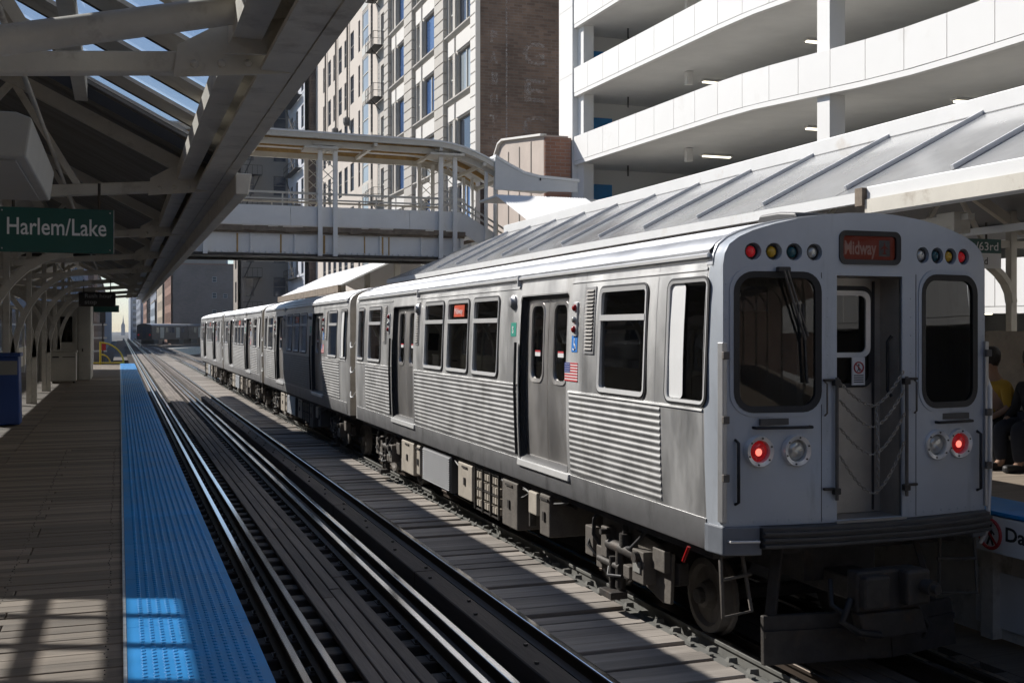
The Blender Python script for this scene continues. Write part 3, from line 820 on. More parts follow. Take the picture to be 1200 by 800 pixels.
    for sx in (-1,1):
        MB().tube([(sx*.335,-.03,1.35),(sx*.335,-.03,2.32)],.014,8).build("chain_post", IRON_LT, face, smooth=60)
        for z in (1.42,2.28):
            MB().box(sx*.335-.03,sx*.335+.03,-.045,.0,z-.025,z+.025).box(sx*.40-.05,sx*.40+.05,-.03,.0,z+.01,z+.03).build("chain_clamp", IRON, face, bevel=0.006)
        MB().tube([(sx*.43,-.005,2.02),(sx*.43,-.035,2.04),(sx*.43,-.035,2.27),(sx*.43,-.005,2.29)],.008,6).build("chain_hook", IRON_LT, face, smooth=60)
    for zl,zr,sg in ((2.28,2.38,0.24),(2.14,2.22,0.26),(1.92,2.02,0.27),(1.70,1.80,0.36)):
        chain_mesh((-0.31,-.035,zl),(0.31,-.035,zr),sg,"safety_chain",face)
    chain_mesh((0.02,-.05,2.08),(0.03,-.05,1.40),0.0,"safety_chain",face)
    rv = MB()
    for k in range(26):
        u = -1.22+k*2.44/25
        if abs(u) > .36: rv.lathe(F(u,1.205,0),(0,-1,0),[(.008,-.002),(.006,.004)],6)
    for k in range(14):
        for u in (-1.245,1.245): rv.lathe(F(u,1.30+k*.135,0),(0,-1,0),[(.007,-.002),(.005,.004)],6)
    for k in range(12):
        for u in (-.40,.40): rv.lathe(F(u,1.30+k*.15,0),(0,-1,0),[(.006,-.002),(.004,.003)],6)
    tag(rv.build("face_rivets", PAINT, face), kind="stuff")
    for u in (-.455,.455): MB().box(u-.002,u+.002,setback(.455)-.003,setback(.455)+.004,1.18,3.15).build("panel_seam", BUMPER, face)
    # wiper
    yw = setback(-.75)-.035
    MB().box(-0.86,-0.74,yw-.01,yw+.03,3.145,3.19).build("wiper_motor", RUBBER, face, bevel=0.01)
    MB().tube([(-0.81,yw-.012,3.16),(-0.625,yw-.03,2.62)],.010,6).tube([(-0.775,yw-.012,3.16),(-0.60,yw-.03,2.64)],.008,6).build("wiper_arm", IRON_LT, face, smooth=60)
    MB().beam((-0.64,yw-.012,2.90),(-0.60,yw-.012,2.28),.016,.02,(0,1,0)).build("wiper_blade", RUBBER, face)
    # side grab irons & gate plates on the face
    for sx in (-1,1):
        y = setback(1.17)-.045
        MB().tube([(sx*1.17,y+.05,1.34),(sx*1.17,y,1.36),(sx*1.17,y,1.82),(sx*1.17,y+.05,1.84)],.013,8).build("grab_iron", RUBBER, face, smooth=60)
        gp = MB().box(min(sx*1.29,sx*1.25),max(sx*1.29,sx*1.25),setback(1.28)-.03,setback(1.28)+.05,1.20,2.60).build("gate_plate", STEEL_DARK, face, bevel=0.006)
        for z in (1.55,2.0,2.5):
            MB().box(sx*1.27-.028,sx*1.27+.028,setback(1.28)-.06,setback(1.28)-.028,z-.03,z+.03).build("gate_latch", IRON_LT, gp, bevel=0.006)
    MB().tube([(1.285,.16,2.35),(1.30,.10,2.2),(1.30,.10,1.5),(1.29,.12,1.0),(1.25,.16,.88)],.02,8).build("side_handrail", CHROME, face, smooth=60)
    # bumper with ribs, corner blocks
    def rib(z0, z1, out):
        mb = MB(); us = [-1.0+2.25*k/24 for k in range(25)]
        bow = lambda u: setback(u)*1.15 - 0.10
        ringA = [[(u, bow(u)+0.30, z0),(u,bow(u)-out,z0),(u,bow(u)-out,z1),(u,bow(u)+0.30,z1)] for u in us]
        mb.loft(ringA, closed=True); mb.f.append((0,1,2,3)); mb.f.append(tuple(len(mb.v)-4+k for k in range(4)))
        return mb
    b = rib(1.0,1.165,0.0).build("bumper", BUMPER, car, bevel=0.006)
    for z in (1.012,1.060,1.108): rib(z,z+.026,0.03).build("bumper_rib", BUMPER, b, bevel=0.005)
    MB().prism([(-1.305,0.36),(-1.305,0.30),(-1.28,0.115),(-0.98,0.03),(-0.98,0.36)],'z',0.945,1.17).build("corner_block", mat("corner_blue_grey",(0.17,0.185,0.21),0.45,var=0.15,scale=5,grime=0.15,gcol=(0.1,0.1,0.11)), car, bevel=0.012)
    MB().prism([(1.305,0.36),(1.305,0.30),(1.28,0.115),(1.10,0.08),(1.10,0.36)],'z',0.945,1.17).build("corner_block", MATS["corner_blue_grey"], car, bevel=0.012)
    MB().tube([(-1.24,.12,1.06),(-1.24,.06,1.06),(-1.02,.0,1.06),(-1.02,.05,1.06)],.010,6).build("corner_grab", CHROME, car, smooth=60)
    # coupler
    cp = MB().box(-0.16,0.16,-0.10,0.9,0.52,0.72).box(-0.30,0.30,-0.24,-0.10,0.50,0.82).build("coupler", IRON, car, bevel=0.02)
    bx("coupler_face", IRON, (-0.29,-0.06,-0.34,-0.24,0.54,0.80), cp, bevel=0.025); bx("coupler_face", IRON, (0.08,0.30,-0.36,-0.24,0.55,0.83), cp, bevel=0.025)
    MB().lathe((-0.18,-0.335,0.67),(0,-1,0),[(.055,0),(.05,.006),(.03,-.03)],16).build("coupler_socket", IRON, cp, smooth=40)
    MB().cyl((0.24,-.36,.70),(0,-1,0),.06,.10,14).cyl((0.24,-.46,.70),(0,-1,0),.035,.05,12).build("coupler_pin", IRON, cp, smooth=40)
    MB().prism([(-0.30,0.50),(0.30,0.50),(0.36,0.30),(-0.24,0.28)],'y',-0.26,-0.14).build("electric_coupler", IRON, cp, bevel=0.02)
    MB().tube([(-0.32,-.18,.60),(-0.44,-.24,.45),(-0.30,-.26,.36),(-.12,-.28,.33)],.03,7).build("coupler_hose", RUBBER, cp, smooth=60)
    MB().tube([(.30,-.18,.5),(.40,-.22,.35),(.36,-.2,.24)],.025,7).build("coupler_hose", RUBBER, cp, smooth=60)
    MB().tube([(-.38,0,.72),(-.45,-.12,.55),(-.36,-.2,.48)],.022,7).build("coupler_hose", RUBBER, cp, smooth=60)
    # pilot board and hangers
    pb = MB().hexa([(-0.92,0.10,0.06),(0.18,-0.05,0.06),(0.18,0.0,0.06),(-0.92,0.15,0.06),(-0.90,0.14,0.44),(0.18,-0.01,0.44),(0.18,0.04,0.44),(-0.90,0.19,0.44)]).build("pilot_board", IRON, car, bevel=0.01)
    MB().hexa([(0.185,-0.05,0.06),(0.95,0.10,0.06),(0.95,0.15,0.06),(0.185,0.0,0.06),(0.185,-0.01,0.44),(0.93,0.14,0.44),(0.93,0.19,0.44),(0.185,0.04,0.44)]).build("pilot_plate", IRON, pb, bevel=0.01)
    MB().beam((-0.90,0.12,0.30),(0.18,-.03,0.30),.03,.05).beam((0.18,-.03,0.30),(0.93,.12,.30),.03,.05).build("pilot_rib", IRON, pb)
    for sx in (-1,1): MB().beam((sx*0.80,0.20,0.40),(sx*0.66,0.30,1.0),.09,.05).build("pilot_hanger", IRON, pb, bevel=0.008)
    # corner steps
    for sx in (-1,1):
        st = MB()
        x0, x1 = sx*1.24, sx*0.92
        st.tube([(x1,.30,.94),(x0,.22,.93),(x0,.18,.45),(x1,.28,.45),(x1-sx*-.06,.34,.94)],.017,8)
        st.tube([(x0,.19,.74),(x1,.30,.74)],.014,8)
        st.build("step_iron", IRON_LT, car, smooth=60)
    MB().tube([(-1.31,.60,.93),(-1.33,.66,.80)],.016,8).build("step_lamp", LENS_RED_D, car, smooth=60)
    # cab fittings behind the windshields
    MB().box(-1.15,-0.42,0.42,0.75,1.2,1.95).build("cab_console", INTER_D, car, bevel=0.04)
    MB().box(-1.0,-0.55,0.80,1.15,1.55,1.66).box(-1.0,-0.55,1.08,1.17,1.66,2.3).build("operator_seat", SEAT, car, bevel=0.04)
    bx("sun_visor", INTER_D, (-1.1,-.7,.40,.42,2.85,3.05), car)
    MB().box(-0.46,-0.40,0.34,1.2,1.2,3.15).build("cab_side_panel", INTER, car)
    MB().box(0.40,0.46,0.34,1.2,1.2,3.15).build("cab_side_panel", INTER, car)

TX, TY, PITCH = 5.69, 7.45, 14.78
cars = [proto] + [copy_tree(proto) for _ in range(3)]
labels = ["stainless steel train car with painted cab end, red lamps and safety chains, nearest the camera",
          "second stainless steel train car from the front, crossed by the footbridge shadow",
          "third stainless steel train car from the front, beyond the footbridge",
          "last and farthest car of the long stainless steel train"]
for i, c in enumerate(cars):
    c["label"] = labels[i]; c["category"] = "train car"; c["group"] = "coupled cars of the standing train"
cab_front(cars[0])
plain_front(cars[1])
for i in (2,3):
    for n in list(cars[1].children):
        if n.name.split(".")[0] in ("end_cap","end_wall","safety_cable"):
            ys = [v.co.y for v in n.data.vertices]
            if max(ys) < 1.0:
                k = n.copy(); link(k); k.parent = cars[i]
for i, c in enumerate(cars):
    c.location = (TX, TY + i*PITCH, 0)
fa = MB().prism([(0.42,3.62),(0.46,3.675),(0.70,3.70),(1.0,3.70),(1.05,3.62)],'x',-0.40,0.42)
fa.v = [v + Vector((TX,TY,0)) for v in fa.v]
ORG[cars[0].name] = Vector((TX,TY,0))
fa.build("roof_fairing", BUMPER, cars[0], bevel=0.02)

# ================================================================== ground and elevated structure
tag(MB().add([(-1500,-300,-6.2),(1500,-300,-6.2),(1500,4000,-6.2),(-1500,4000,-6.2)],[(0,1,2,3)]).build("ground", ASPHALT, recalc=False), kind="structure")
st = MB()
for x in (1.36, 2.86, 5.03, 6.53):
    st.box(x-0.2, x+0.2, -40, 420, -1.25, -0.40)
for k in range(34):
    st.box(0.6, 7.4, -38+k*12.0, -37.6+k*12.0, -1.9, -1.26)
tag(st.build("elevated_structure", IRON), kind="structure")
# ------------------------------------------------------------------ tracks
def rail_mesh(x, y0, y1, name, par, top=0.0, h=0.16, fancy=True):
    z = top
    prof = [(-.065,z-h),(.065,z-h),(.065,z-h+.014),(.012,z-h+.035),(.010,z-.045),(.034,z-.034),(.036,z-.008),(.028,z),(-.028,z),(-.036,z-.008),(-.034,z-.034),(-.010,z-.045),(-.012,z-h+.035),(-.065,z-h+.014)]
    r = MB().prism([(x+a,b) for a,b in prof],'y',y0,y1).build(name, RAIL, par)
    MB().prism([(x-.032,z+.0005),(x+.032,z+.0005),(x+.027,z+.004),(x-.027,z+.004)],'y',y0,y1).build("rail_head", RAILTOP, r)
    return r

def tie_row(par, xc, y0, y1, ysplit, pitch=0.52, half=1.32):
    first = None
    y = y0; rest = MB()
    while y < y1:
        if y < ysplit:
            if first is None:
                first = MB().box(xc-half,xc+half,y,y+.22,-.37,-.162).build("tie", TIE, par, bevel=0.01, segs=1)
                y_first = y
            else:
                c = first.copy(); link(c); c.location = (0,y-y_first,0)
        else:
            rest.box(xc-half,xc+half,y,y+.22,-.37,-.162)
        y += pitch
    if rest.v: tag(rest.build("far_ties", TIE, par), kind="stuff")

TRACK_END = 330
YB_ = -34
t1 = thing("railway_track", "empty railway track beside the blue platform edge, with planks between its rails", "railway track", (2.11,0,-0.37))
t2 = thing("railway_track", "railway track the stainless steel train stands on", "railway track", (TX,0,-0.37))
for x, nm in ((1.36,"running_rail"),(2.86,"running_rail"),(1.60,"guard_rail"),(2.63,"guard_rail")):
    rail_mesh(x, YB_, TRACK_END, nm, t1, 0.0 if nm == "running_rail" else 0.012)
tie_row(t1, 2.11, 3.0, 200, 22)
for x, nm in ((TX-.75,"running_rail"),(TX+.75,"running_rail"),(TX-.51,"guard_rail"),(TX+.51,"guard_rail")):
    rr = rail_mesh(x, YB_, TRACK_END, nm, t2)
    if x < TX-.7: rr.data.materials[0] = GREYSTEEL
tie_row(t2, TX, 3.0, 200, 9)
# planks laid along the middle of each track
def run_planks(par, x0, x1, n, y0, y1, ysplit, z=-0.155, plen=4.9):
    w = (x1-x0)/n
    rest = MB()
    for i in range(n):
        y = y0 - random.random()*3
        while y < y1:
            l = plen*random.uniform(.85,1.1); dz = random.uniform(0,.012)
            a, b = x0+i*w+.008, x0+(i+1)*w-.008
            if y < ysplit: MB().box(a,b,y,y+l-.012,z,z+.05+dz).build("plank", PLANK_Y, par, bevel=0.006, segs=1)
            else: rest.box(a,b,y,y+l-.012,z,z+.05+dz)
            y += l
    tag(rest.build("far_planks", PLANK_Y, par), kind="stuff")
run_planks(t1, 1.86, 2.40, 4, 3.0, 150, 40)
run_planks(t2, TX-.30, TX+.30, 4, 3.0, 100, 14)
# spikes and tie plates by the near rails
sp = MB(); y = 3.0
while y < 30:
    for x in (1.36,1.60,2.63,2.86):
        sp.box(x-.10,x+.10,y+.03,y+.19,-.162,-.150); sp.box(x-.09,x-.07,y+.06,y+.09,-.15,-.12); sp.box(x+.07,x+.09,y+.12,y+.15,-.15,-.12)
    y += .52
tag(sp.build("rail_fixings", RAIL, t1), kind="stuff")
# third rail with its timber guard
tr = thing("third_rail", "power rail on low brackets between the two tracks, beside a dark guard timber", "power rail", (3.45,0,-0.2))
rail_mesh(3.47, YB_, TRACK_END, "contact_rail", tr, 0.085, 0.15)
gt = MB(); y = 2.0
while y < 110:
    MB().box(3.04,3.27,y,y+4.88,-.16,.055).build("guard_timber", mat("dark_guard_timber",(0.075,0.06,0.05),0.85,var=0.35,scale=3,bump=0.4,bscale=12,stretch=(1.5,0.15,1.5),island=0.2), tr, bevel=0.01, segs=1) if y < 60 else gt.box(3.04,3.27,y,y+4.88,-.16,.055)
    y += 4.9
tag(gt.build("far_guard_timber", MATS["dark_guard_timber"], tr), kind="stuff")
br = MB(); y = 3.0
while y < 60:
    br.box(3.40,3.54,y,y+.12,-.17,-.068); br.box(3.10,3.13,y+.4,y+.43,.05,.075); br.box(3.19,3.22,y+.9,y+.93,.05,.075); y += 1.6
tag(br.build("insulator_brackets", IRON, tr), kind="stuff")
tag(MB().box(2.92,3.60,2,200,-.42,-.175).build("track_deck", TIE), kind="structure")
tag(MB().box(4.35,7.9,1.95,120,-.62,-.40).build("track_deck", TIE), kind="structure")  # solid dark sheet added below the open ties so the gaps stay dark
tag(MB().box(7.03,7.9,1.95,120,-.39,-.17).build("track_deck", TIE), kind="structure")
tag(MB().box(0.9,7.2,-34,1.9,-.42,-.17).build("track_deck", TIE), kind="structure")
# walkway of planks across, between the tracks
wk = thing("plank_walkway", "weathered plank walkway between the tracks, half in sun and half in shade", "walkway", (4.2,0,-0.2))
MB().box(3.60,3.78,2,120,-.37,-.085).build("stringer", TIE, wk); MB().box(4.45,4.65,2,120,-.37,-.085).build("stringer", TIE, wk)
shapes = []
for k in range(6):
    a = MB().box(3.60+random.uniform(-.02,.02),4.67+random.uniform(-.012,.008),0,.221,-.08,-.03)
    shapes.append(a)
y = 3.4; first = {}; rest = MB(); k = 0
while y < 120:
    k = (k*5+3) % 6 if random.random() < .7 else random.randrange(6)
    dz = random.uniform(-.006,.006)
    if y < 34:
        if k not in first:
            m_ = MB(); m_.v = [v+Vector((0,y,dz)) for v in shapes[k].v]; m_.f = shapes[k].f
            first[k] = (m_.build("plank", PLANK_X, wk, bevel=0.006, segs=1), y, dz)
        else:
            c = first[k][0].copy(); link(c); c.location = (0,y-first[k][1],dz-first[k][2]); c.rotation_euler = (random.uniform(-.004,.004),0,0)
    else:
        rest.add([v+Vector((0,y,dz)) for v in shapes[k].v], shapes[k].f)
    y += .25
tag(rest.build("far_planks", PLANK_X, wk), kind="stuff")
# grey bolted angle outside the train's near rail
ga = thing("rail_restraint", "grey bolted steel angle along the rail beside the standing train", "rail guard", (4.88,0,-0.1))
MB().prism([(4.675,-.10),(4.865,-.14),(4.865,-.085),(4.83,-.078),(4.80,-.066),(4.69,-.068)],'y',2,110).build("angle", GREYSTEEL, ga)
bo = MB(); y = 3.0
while y < 60:
    bo.box(4.70,4.74,y,y+.05,-.068,-.042); bo.hexa([(4.77,y+.14,-.08),(4.86,y+.14,-.08),(4.86,y+.22,-.08),(4.77,y+.22,-.08),(4.79,y+.16,-.035),(4.86,y+.15,-.035),(4.86,y+.21,-.035),(4.79,y+.20,-.035)])
    y += .33
tag(bo.build("bolts", GREYSTEEL, ga), kind="stuff")

# ------------------------------------------------------------------ left platform
pf = thing("platform", "timber platform with a blue tactile edge, left of the empty track", "platform", (-1.7,25,-0.1))
PE = 0.667
first = None; rest = MB(); y = 1.2; pl_shapes = {}
random.seed(11)
while y < 54.0:
    w = 0.142
    k = random.randrange(5)
    if y < 16:
        xs = (-4.2, random.choice((-1.3,-1.9,-.6,-2.4)), 0.03)
        for a, b in zip(xs, xs[1:]):
            MB().box(a+.004,b-.004,y,y+w-.005+random.uniform(-.003,.002),1.045,1.10+random.uniform(-.005,.0)).build("platform_board", PLAT, pf, bevel=0.005, segs=1)
    else:
        rest.box(-4.2,-1.31,y,y+w-.005,1.045,1.10+random.uniform(-.004,0)); rest.box(-1.30,.026,y,y+w-.005,1.045,1.10+random.uniform(-.004,0))
    y += w
rest.box(-4.2,.026,-34,1.19,1.05,1.095)
tag(rest.build("far_boards", PLAT, pf), kind="stuff")
nl = MB(); y = 1.2
while y < 15.9:
    for x in (-.06,-.66,-1.85):
        for dy in (.035,.10):
            q = random.uniform(-.012,.012); nl.box(x+q-.0035,x+q+.0035,y+dy-.0035,y+dy+.0035,1.09,1.1008)
    y += .142
tag(nl.build("nail_heads", IRON, pf), kind="stuff")
MB().box(-4.2,0.60,-34,54,0.85,1.04).build("platform_frame", TIE, pf)
MB().box(0.02,PE-.01,1.2,54,0.98,1.085).build("edge_timber", TIE, pf)
MB().box(0.55,PE-.03,1.2,54,0.3,0.97).build("edge_fascia", IRON, pf)
# tactile tiles with raised domes
tl = 1.22; y = 1.4; n = 0
dome = [(0.0115,0.0),(0.0095,0.0035),(0.006,0.0048)]
def tile_mesh(y0, y1, domes):
    mb = MB().box(0.036,PE,y0+.002,y1-.002,1.086,1.106)
    if domes:
        nx, ny = 11, 22
        for i in range(nx):
            for j in range(ny):
                c = Vector((0.036+0.075+ i*0.050, y0+0.03+j*(y1-y0-.06)/(ny-1), 1.106))
                b0 = len(mb.v); m_ = 6
                for r,h in dome:
                    for q in range(m_):
                        a = 2*math.pi*q/m_; mb.v.append(c+Vector((r*math.cos(a)*1.25,r*math.sin(a)*1.25,h)))
                for l in range(2):
                    for q in range(m_): mb.f.append((b0+l*m_+q,b0+l*m_+(q+1)%m_,b0+(l+1)*m_+(q+1)%m_,b0+(l+1)*m_+q))
                mb.f.append(tuple(b0+2*m_+q for q in range(m_)))
    return mb
proto_t = None
while y < 54:
    if proto_t is None:
        proto_t = tile_mesh(y,y+tl,True).build("tactile_tile", BLUE, pf, recalc=False); yt = y
    else:
        c = proto_t.copy(); link(c); c.location = (0,y-yt,0)
    y += tl
MB().box(0.018,0.034,1.2,54,1.086,1.109).build("edge_strip", mat("pale_edge_strip",(0.42,0.47,0.52),0.5,var=0.3,scale=4,stretch=(1,6,1)), pf)

# ------------------------------------------------------------------ right platform
PR = 7.24
rp = thing("platform", "far platform with a blue edge and warning sign, behind the standing train", "platform", (10,20,-0.1))
MB().box(PR+.1,14.5,-34,52,0.9,1.10).build("platform_deck", PLAT, rp)
y = 1.4
while y < 52:
    MB().box(PR,PR+.63,y+.003,y+1.217,1.075,1.108).build("tactile_tile", BLUE, rp, bevel=0.004, segs=1); y += 1.22
MB().box(PR+.05,PR+.12,-34,52,0.86,1.07).build("edge_fascia", BLUE, rp)
MB().box(PR+.30,PR+.38,-34,52,-.1,0.86).build("platform_wall", CREAM_D, rp)
for k in range(14): MB().box(PR+.20,PR+.30,1.6+k*3.2,1.75+k*3.2,-.1,0.86).build("wall_stiffener", CREAM_D, rp)
bx("patched_sheet", SIGNW, (PR+.28,PR+.295,7.0,8.3,0.0,0.50), rp)
dz = thing("warning_sign", "white danger sign with a red no-walking symbol on the far platform edge", "sign", (PR,7.4,0.72))
bx("sign_board", SIGNW, (PR+.005,PR+.04,5.9,8.0,0.74,1.06), dz, bevel=0.004)
cx, cz = 7.82, 0.90
mk = MB(); mk.tube([(PR+.0,cx+.125*math.cos(R(a)),cz+.125*math.sin(R(a))) for a in range(0,361,15)],.016,6,cap=False).build("prohibition_ring", REDINK, dz)
MB().beam((PR-.004,cx+.08,cz+.085),(PR-.004,cx-.08,cz-.085),.006,.02).build("prohibition_bar", REDINK, dz)
mk = MB(); X_ = PR+.001
mk.cyl((X_+.003,cx,cz+.075),(-1,0,0),.020,.004,10)
for p,q,w in (((cx,cz+.05),(cx,cz-.02),.04),((cx,cz-.015),(cx+.035,cz-.095),.02),((cx,cz-.015),(cx-.035,cz-.095),.02),((cx,cz+.045),(cx+.05,cz-.005),.014),((cx,cz+.045),(cx-.05,cz+.0),.014)):
    mk.beam((X_,*p),(X_,*q),.004,w,(0,1,0) if abs(p[0]-q[0])<.001 else (0,0,1))
mk.build("walking_figure", LETTER_D, dz)
text_obj("lettering", "Danger", 0.17, LETTER_D, dz, (PR+.001,7.65,0.87), (0,-1,0), (0,0,1), bold=0.004, fit=0.60)

# ================================================================== left canopy
EX, EZ = 0.87, 4.00          # eave line (bottom of fascia)
RX, RZ = -1.55, 5.42         # ridge
SL = (RZ - (EZ+.16)) / (EX - RX)
def roof_z(X): return RZ - SL*abs(X-RX)
Y0, Y1 = -34.0, 51.0
cn = thing("platform_canopy", "shaded platform canopy with skylight, steel trusses and curved brackets over the left platform", "canopy", (RX,23,1.1))
SKY0, SKY1 = 1.0, 9.84        # skylight bay
SKYL0, SKYL1 = 0.5, 10.9
LX = 2*RX - EX               # far eave of the canopy
# boards: closed deck of the track-side slope
def slope_board(y0, y1, xa, xb, name="roof_board", m_=None, par=None):
    za, zb = roof_z(xa), roof_z(xb)
    return MB().hexa([(xa,y0,za),(xb,y0,zb),(xb,y1,zb),(xa,y1,za),(xa,y0,za+.03),(xb,y0,zb+.03),(xb,y1,zb+.03),(xa,y1,za+.03)]).build(name, m_ or DECKB, par or cn, recalc=False)
y = SKY1; rest = MB()
while y < Y1:
    if y < 26: slope_board(y+.004, y+.136, RX+.02, EX-.10)
    else:
        xa, xb = RX+.02, EX-.10; za, zb = roof_z(xa), roof_z(xb)
        rest.hexa([(xa,y+.004,za),(xb,y+.004,zb),(xb,y+.136,zb),(xa,y+.136,za),(xa,y+.004,za+.03),(xb,y+.004,zb+.03),(xb,y+.136,zb+.03),(xa,y+.136,za+.03)])
    y += .14
tag(rest.build("far_roof_boards", DECKB, cn), kind="stuff")
# weather skin over the boards and the other slope
def skin(xa, xb, y0, y1, dz=.035, th=.03):
    za, zb = roof_z(xa)+dz, roof_z(xb)+dz
    return MB().hexa([(xa,y0,za),(xb,y0,zb),(xb,y1,zb),(xa,y1,za),(xa,y0,za+th),(xb,y0,zb+th),(xb,y1,zb+th),(xa,y1,za+th)])
skin(RX+.01,EX+.02,SKY1,Y1).build("roof_skin", CREAM_D, cn)
skin(RX+.01,EX+.02,Y0,SKY0).build("roof_skin", CREAM_D, cn)
skin(EX-.20,EX+.02,SKY0,SKY1).build("roof_skin", CREAM_D, cn)
skin(LX,RX-.01,SKYL1,Y1).build("roof_skin", CREAM_D, cn)
skin(LX,RX-.01,Y0,SKYL0).build("roof_skin", CREAM_D, cn)
skin(LX,LX+.15,SKYL0,SKYL1).build("roof_skin", CREAM_D, cn)
skin(RX-1.10,RX-.01,SKYL0,SKYL1).build("roof_skin", CREAM_D, cn)
# skylight, track side: wide slats and panes between
y = SKY0
while y < SKY1-.2:
    slope_board(y, y+.42, RX+.05, EX-.18, "skylight_rafter", CREAM_D)
    xa, xb = RX+.05, EX-.20; za, zb = roof_z(xa)+.04, roof_z(xb)+.04
    MB().add([(xa,y+.41,za),(xb,y+.41,zb),(xb,y+.99,zb),(xa,y+.99,za)],[(0,1,2,3)]).build("skylight_pane", SKYL, cn, recalc=False)
    MB().beam((xa,y+.435,za-.035),(xb,y+.435,zb-.035),.03,.02).build("glazing_bar", IRON, cn)
    y += .98
# skylight on the far slope: panes in a grid of bars
xa, xb = LX+.15, RX-1.10
nb = 4
for k in range(nb+1):
    x = xa + (xb-xa)*k/nb
    MB().beam((x,SKYL0,roof_z(x)+.01),(x,SKYL1,roof_z(x)+.01),.085,.06).build("glazing_bar", CREAM_D, cn)
yy = SKYL0; j = 0
while yy < SKYL1-.01:
    MB().beam((xa,yy,roof_z(xa)+.0),(xb,yy,roof_z(xb)+.0),.045,.08).build("glazing_bar", CREAM_D, cn)
    for k in range(nb):
        a = xa+(xb-xa)*k/nb+.03; b = xa+(xb-xa)*(k+1)/nb-.03
        za, zb = roof_z(a)+.06, roof_z(b)+.06
        MB().add([(a,yy,za),(b,yy,zb),(b,yy+.61,zb),(a,yy+.61,za)],[(0,1,2,3)]).build("skylight_pane", SKYL, cn, recalc=False)
    yy += 0.62
# eave: fascia, inner purlin, lower gutter beyond the second truss
MB().box(EX-.03,EX+.05,Y0,Y1,EZ+.0,EZ+.25).build("eave_fascia", CREAM_D, cn)
MB().box(EX-.20,EX-.035,Y0,Y1,EZ+.005,EZ+.03).build("eave_flange", CREAM_D, cn)
MB().box(EX-.36,EX-.22,Y0,Y1,EZ+.10,EZ+.23).build("eave_purlin", CREAM_D, cn)
MB().box(-.35,-.25,SKY0-.1,SKY1+.1,roof_z(-.3)-.16,roof_z(-.3)-.03).build("purlin", CREAM_D, cn)
MB().prism([(EX+.052,EZ-.16),(EX+.16,EZ-.16),(EX+.19,EZ+.02),(EX+.052,EZ+.02)],'y',9.6,Y1).build("gutter", CREAM_D, cn, bevel=0.01)
MB().box(RX-.10,RX+.10,Y0,Y1,RZ-.20,RZ-.02).build("ridge_beam", CREAM_D, cn)
MB().box(LX-.05,LX+.03,Y0,Y1,EZ,EZ+.25).build("eave_fascia", CREAM_D, cn)
MB().prism([(RX-.2,RZ-.02),(RX,RZ+.10),(RX+.2,RZ-.02)],'y',Y0,Y1).build("ridge_cap", CREAM_D, cn)
# closing boards where the skylight bay ends
MB().add([(RX,SKY1,RZ-.03),(EX-.1,SKY1,roof_z(EX-.1)-.03),(EX-.1,SKY1,roof_z(EX-.1)-.12),(RX,SKY1,RZ-.14)],[(0,1,2,3)]).build("bay_trim", RUBBER, cn)
CX = -1.74
TRUSS = [5.75+5.1*k for k in range(9)]
def rivets(mb, pts, r=.022, ax=(0,-1,0)):
    for p in pts: mb.lathe(p, ax, [(r,0),(r*.8,.012),(r*.3,.018)],8)
for k, y in enumerate(TRUSS):
    tie = MB().beam((CX,y,EZ-.14),(EX-.10,y,EZ+.06),.09,.105).build("truss_tie", CREAM_D, cn, bevel=0.008, segs=1)
    MB().beam((RX,y,RZ-.14),(EX-.12,y,roof_z(EX-.12)-.10),.10,.12).build("truss_rafter", CREAM_D, cn)
    MB().beam((RX,y,RZ-.14),(LX+.1,y,roof_z(LX+.1)-.10),.10,.12).build("truss_rafter", CREAM_D, cn)
    MB().beam((2*CX-EX+.3,y,EZ+.06),(CX,y,EZ-.14),.10,.13).build("truss_tie", CREAM_D, cn)
    gp = MB().prism([(EX-.62,EZ-.06),(EX-.05,EZ+.0),(EX-.05,EZ+.20),(EX-.30,EZ+.28),(EX-.60,EZ+.10)],'y',y-.062,y-.05).build("gusset_plate", CREAM_D, cn)
    rv = MB(); rivets(rv,[(EX-.52+.13*j,y-.062,EZ+.01+.012*j) for j in range(4)]); rivets(rv,[(EX-.30+.1*j,y-.062,EZ+.17) for j in range(2)]); tag(rv.build("gusset_rivets", CREAM_D, gp), kind="stuff")
    # column and curved bracket
    arc = [(CX,y,z) for z in (1.10,1.6,2.1)] 
    for a in range(0,91,10): arc.append((CX+1.15*(1-math.cos(R(a))), y, 2.1+1.62*math.sin(R(a))))
    br_ = MB()
    for p,q in zip(arc,arc[1:]): br_.beam(p,q,.10,.11,(0,1,0))
    br_.build("curved_bracket", CREAM_D, cn)
    arc2 = []
    for a in range(0,91,10): arc2.append((CX-1.15*(1-math.cos(R(a))), y, 2.1+1.62*math.sin(R(a))))
    br_ = MB()
    for p,q in zip(arc2,arc2[1:]): br_.beam(p,q,.10,.11,(0,1,0))
    br_.build("curved_bracket", CREAM_D, cn)
    MB().box(CX-.16,CX-.055,y-.08,y+.08,1.10,RZ-.2).build("column_post", CREAM_D, cn, bevel=0.006, segs=1)
    if k < 4:
        w = MB()
        w.beam((CX+.0,y,EZ-.1),(-.9,y,roof_z(-.9)-.16),.05,.06); w.beam((-.9,y,roof_z(-.9)-.16),(-.35,y,EZ),.05,.06)
        w.build("truss_web", CREAM_D, cn)
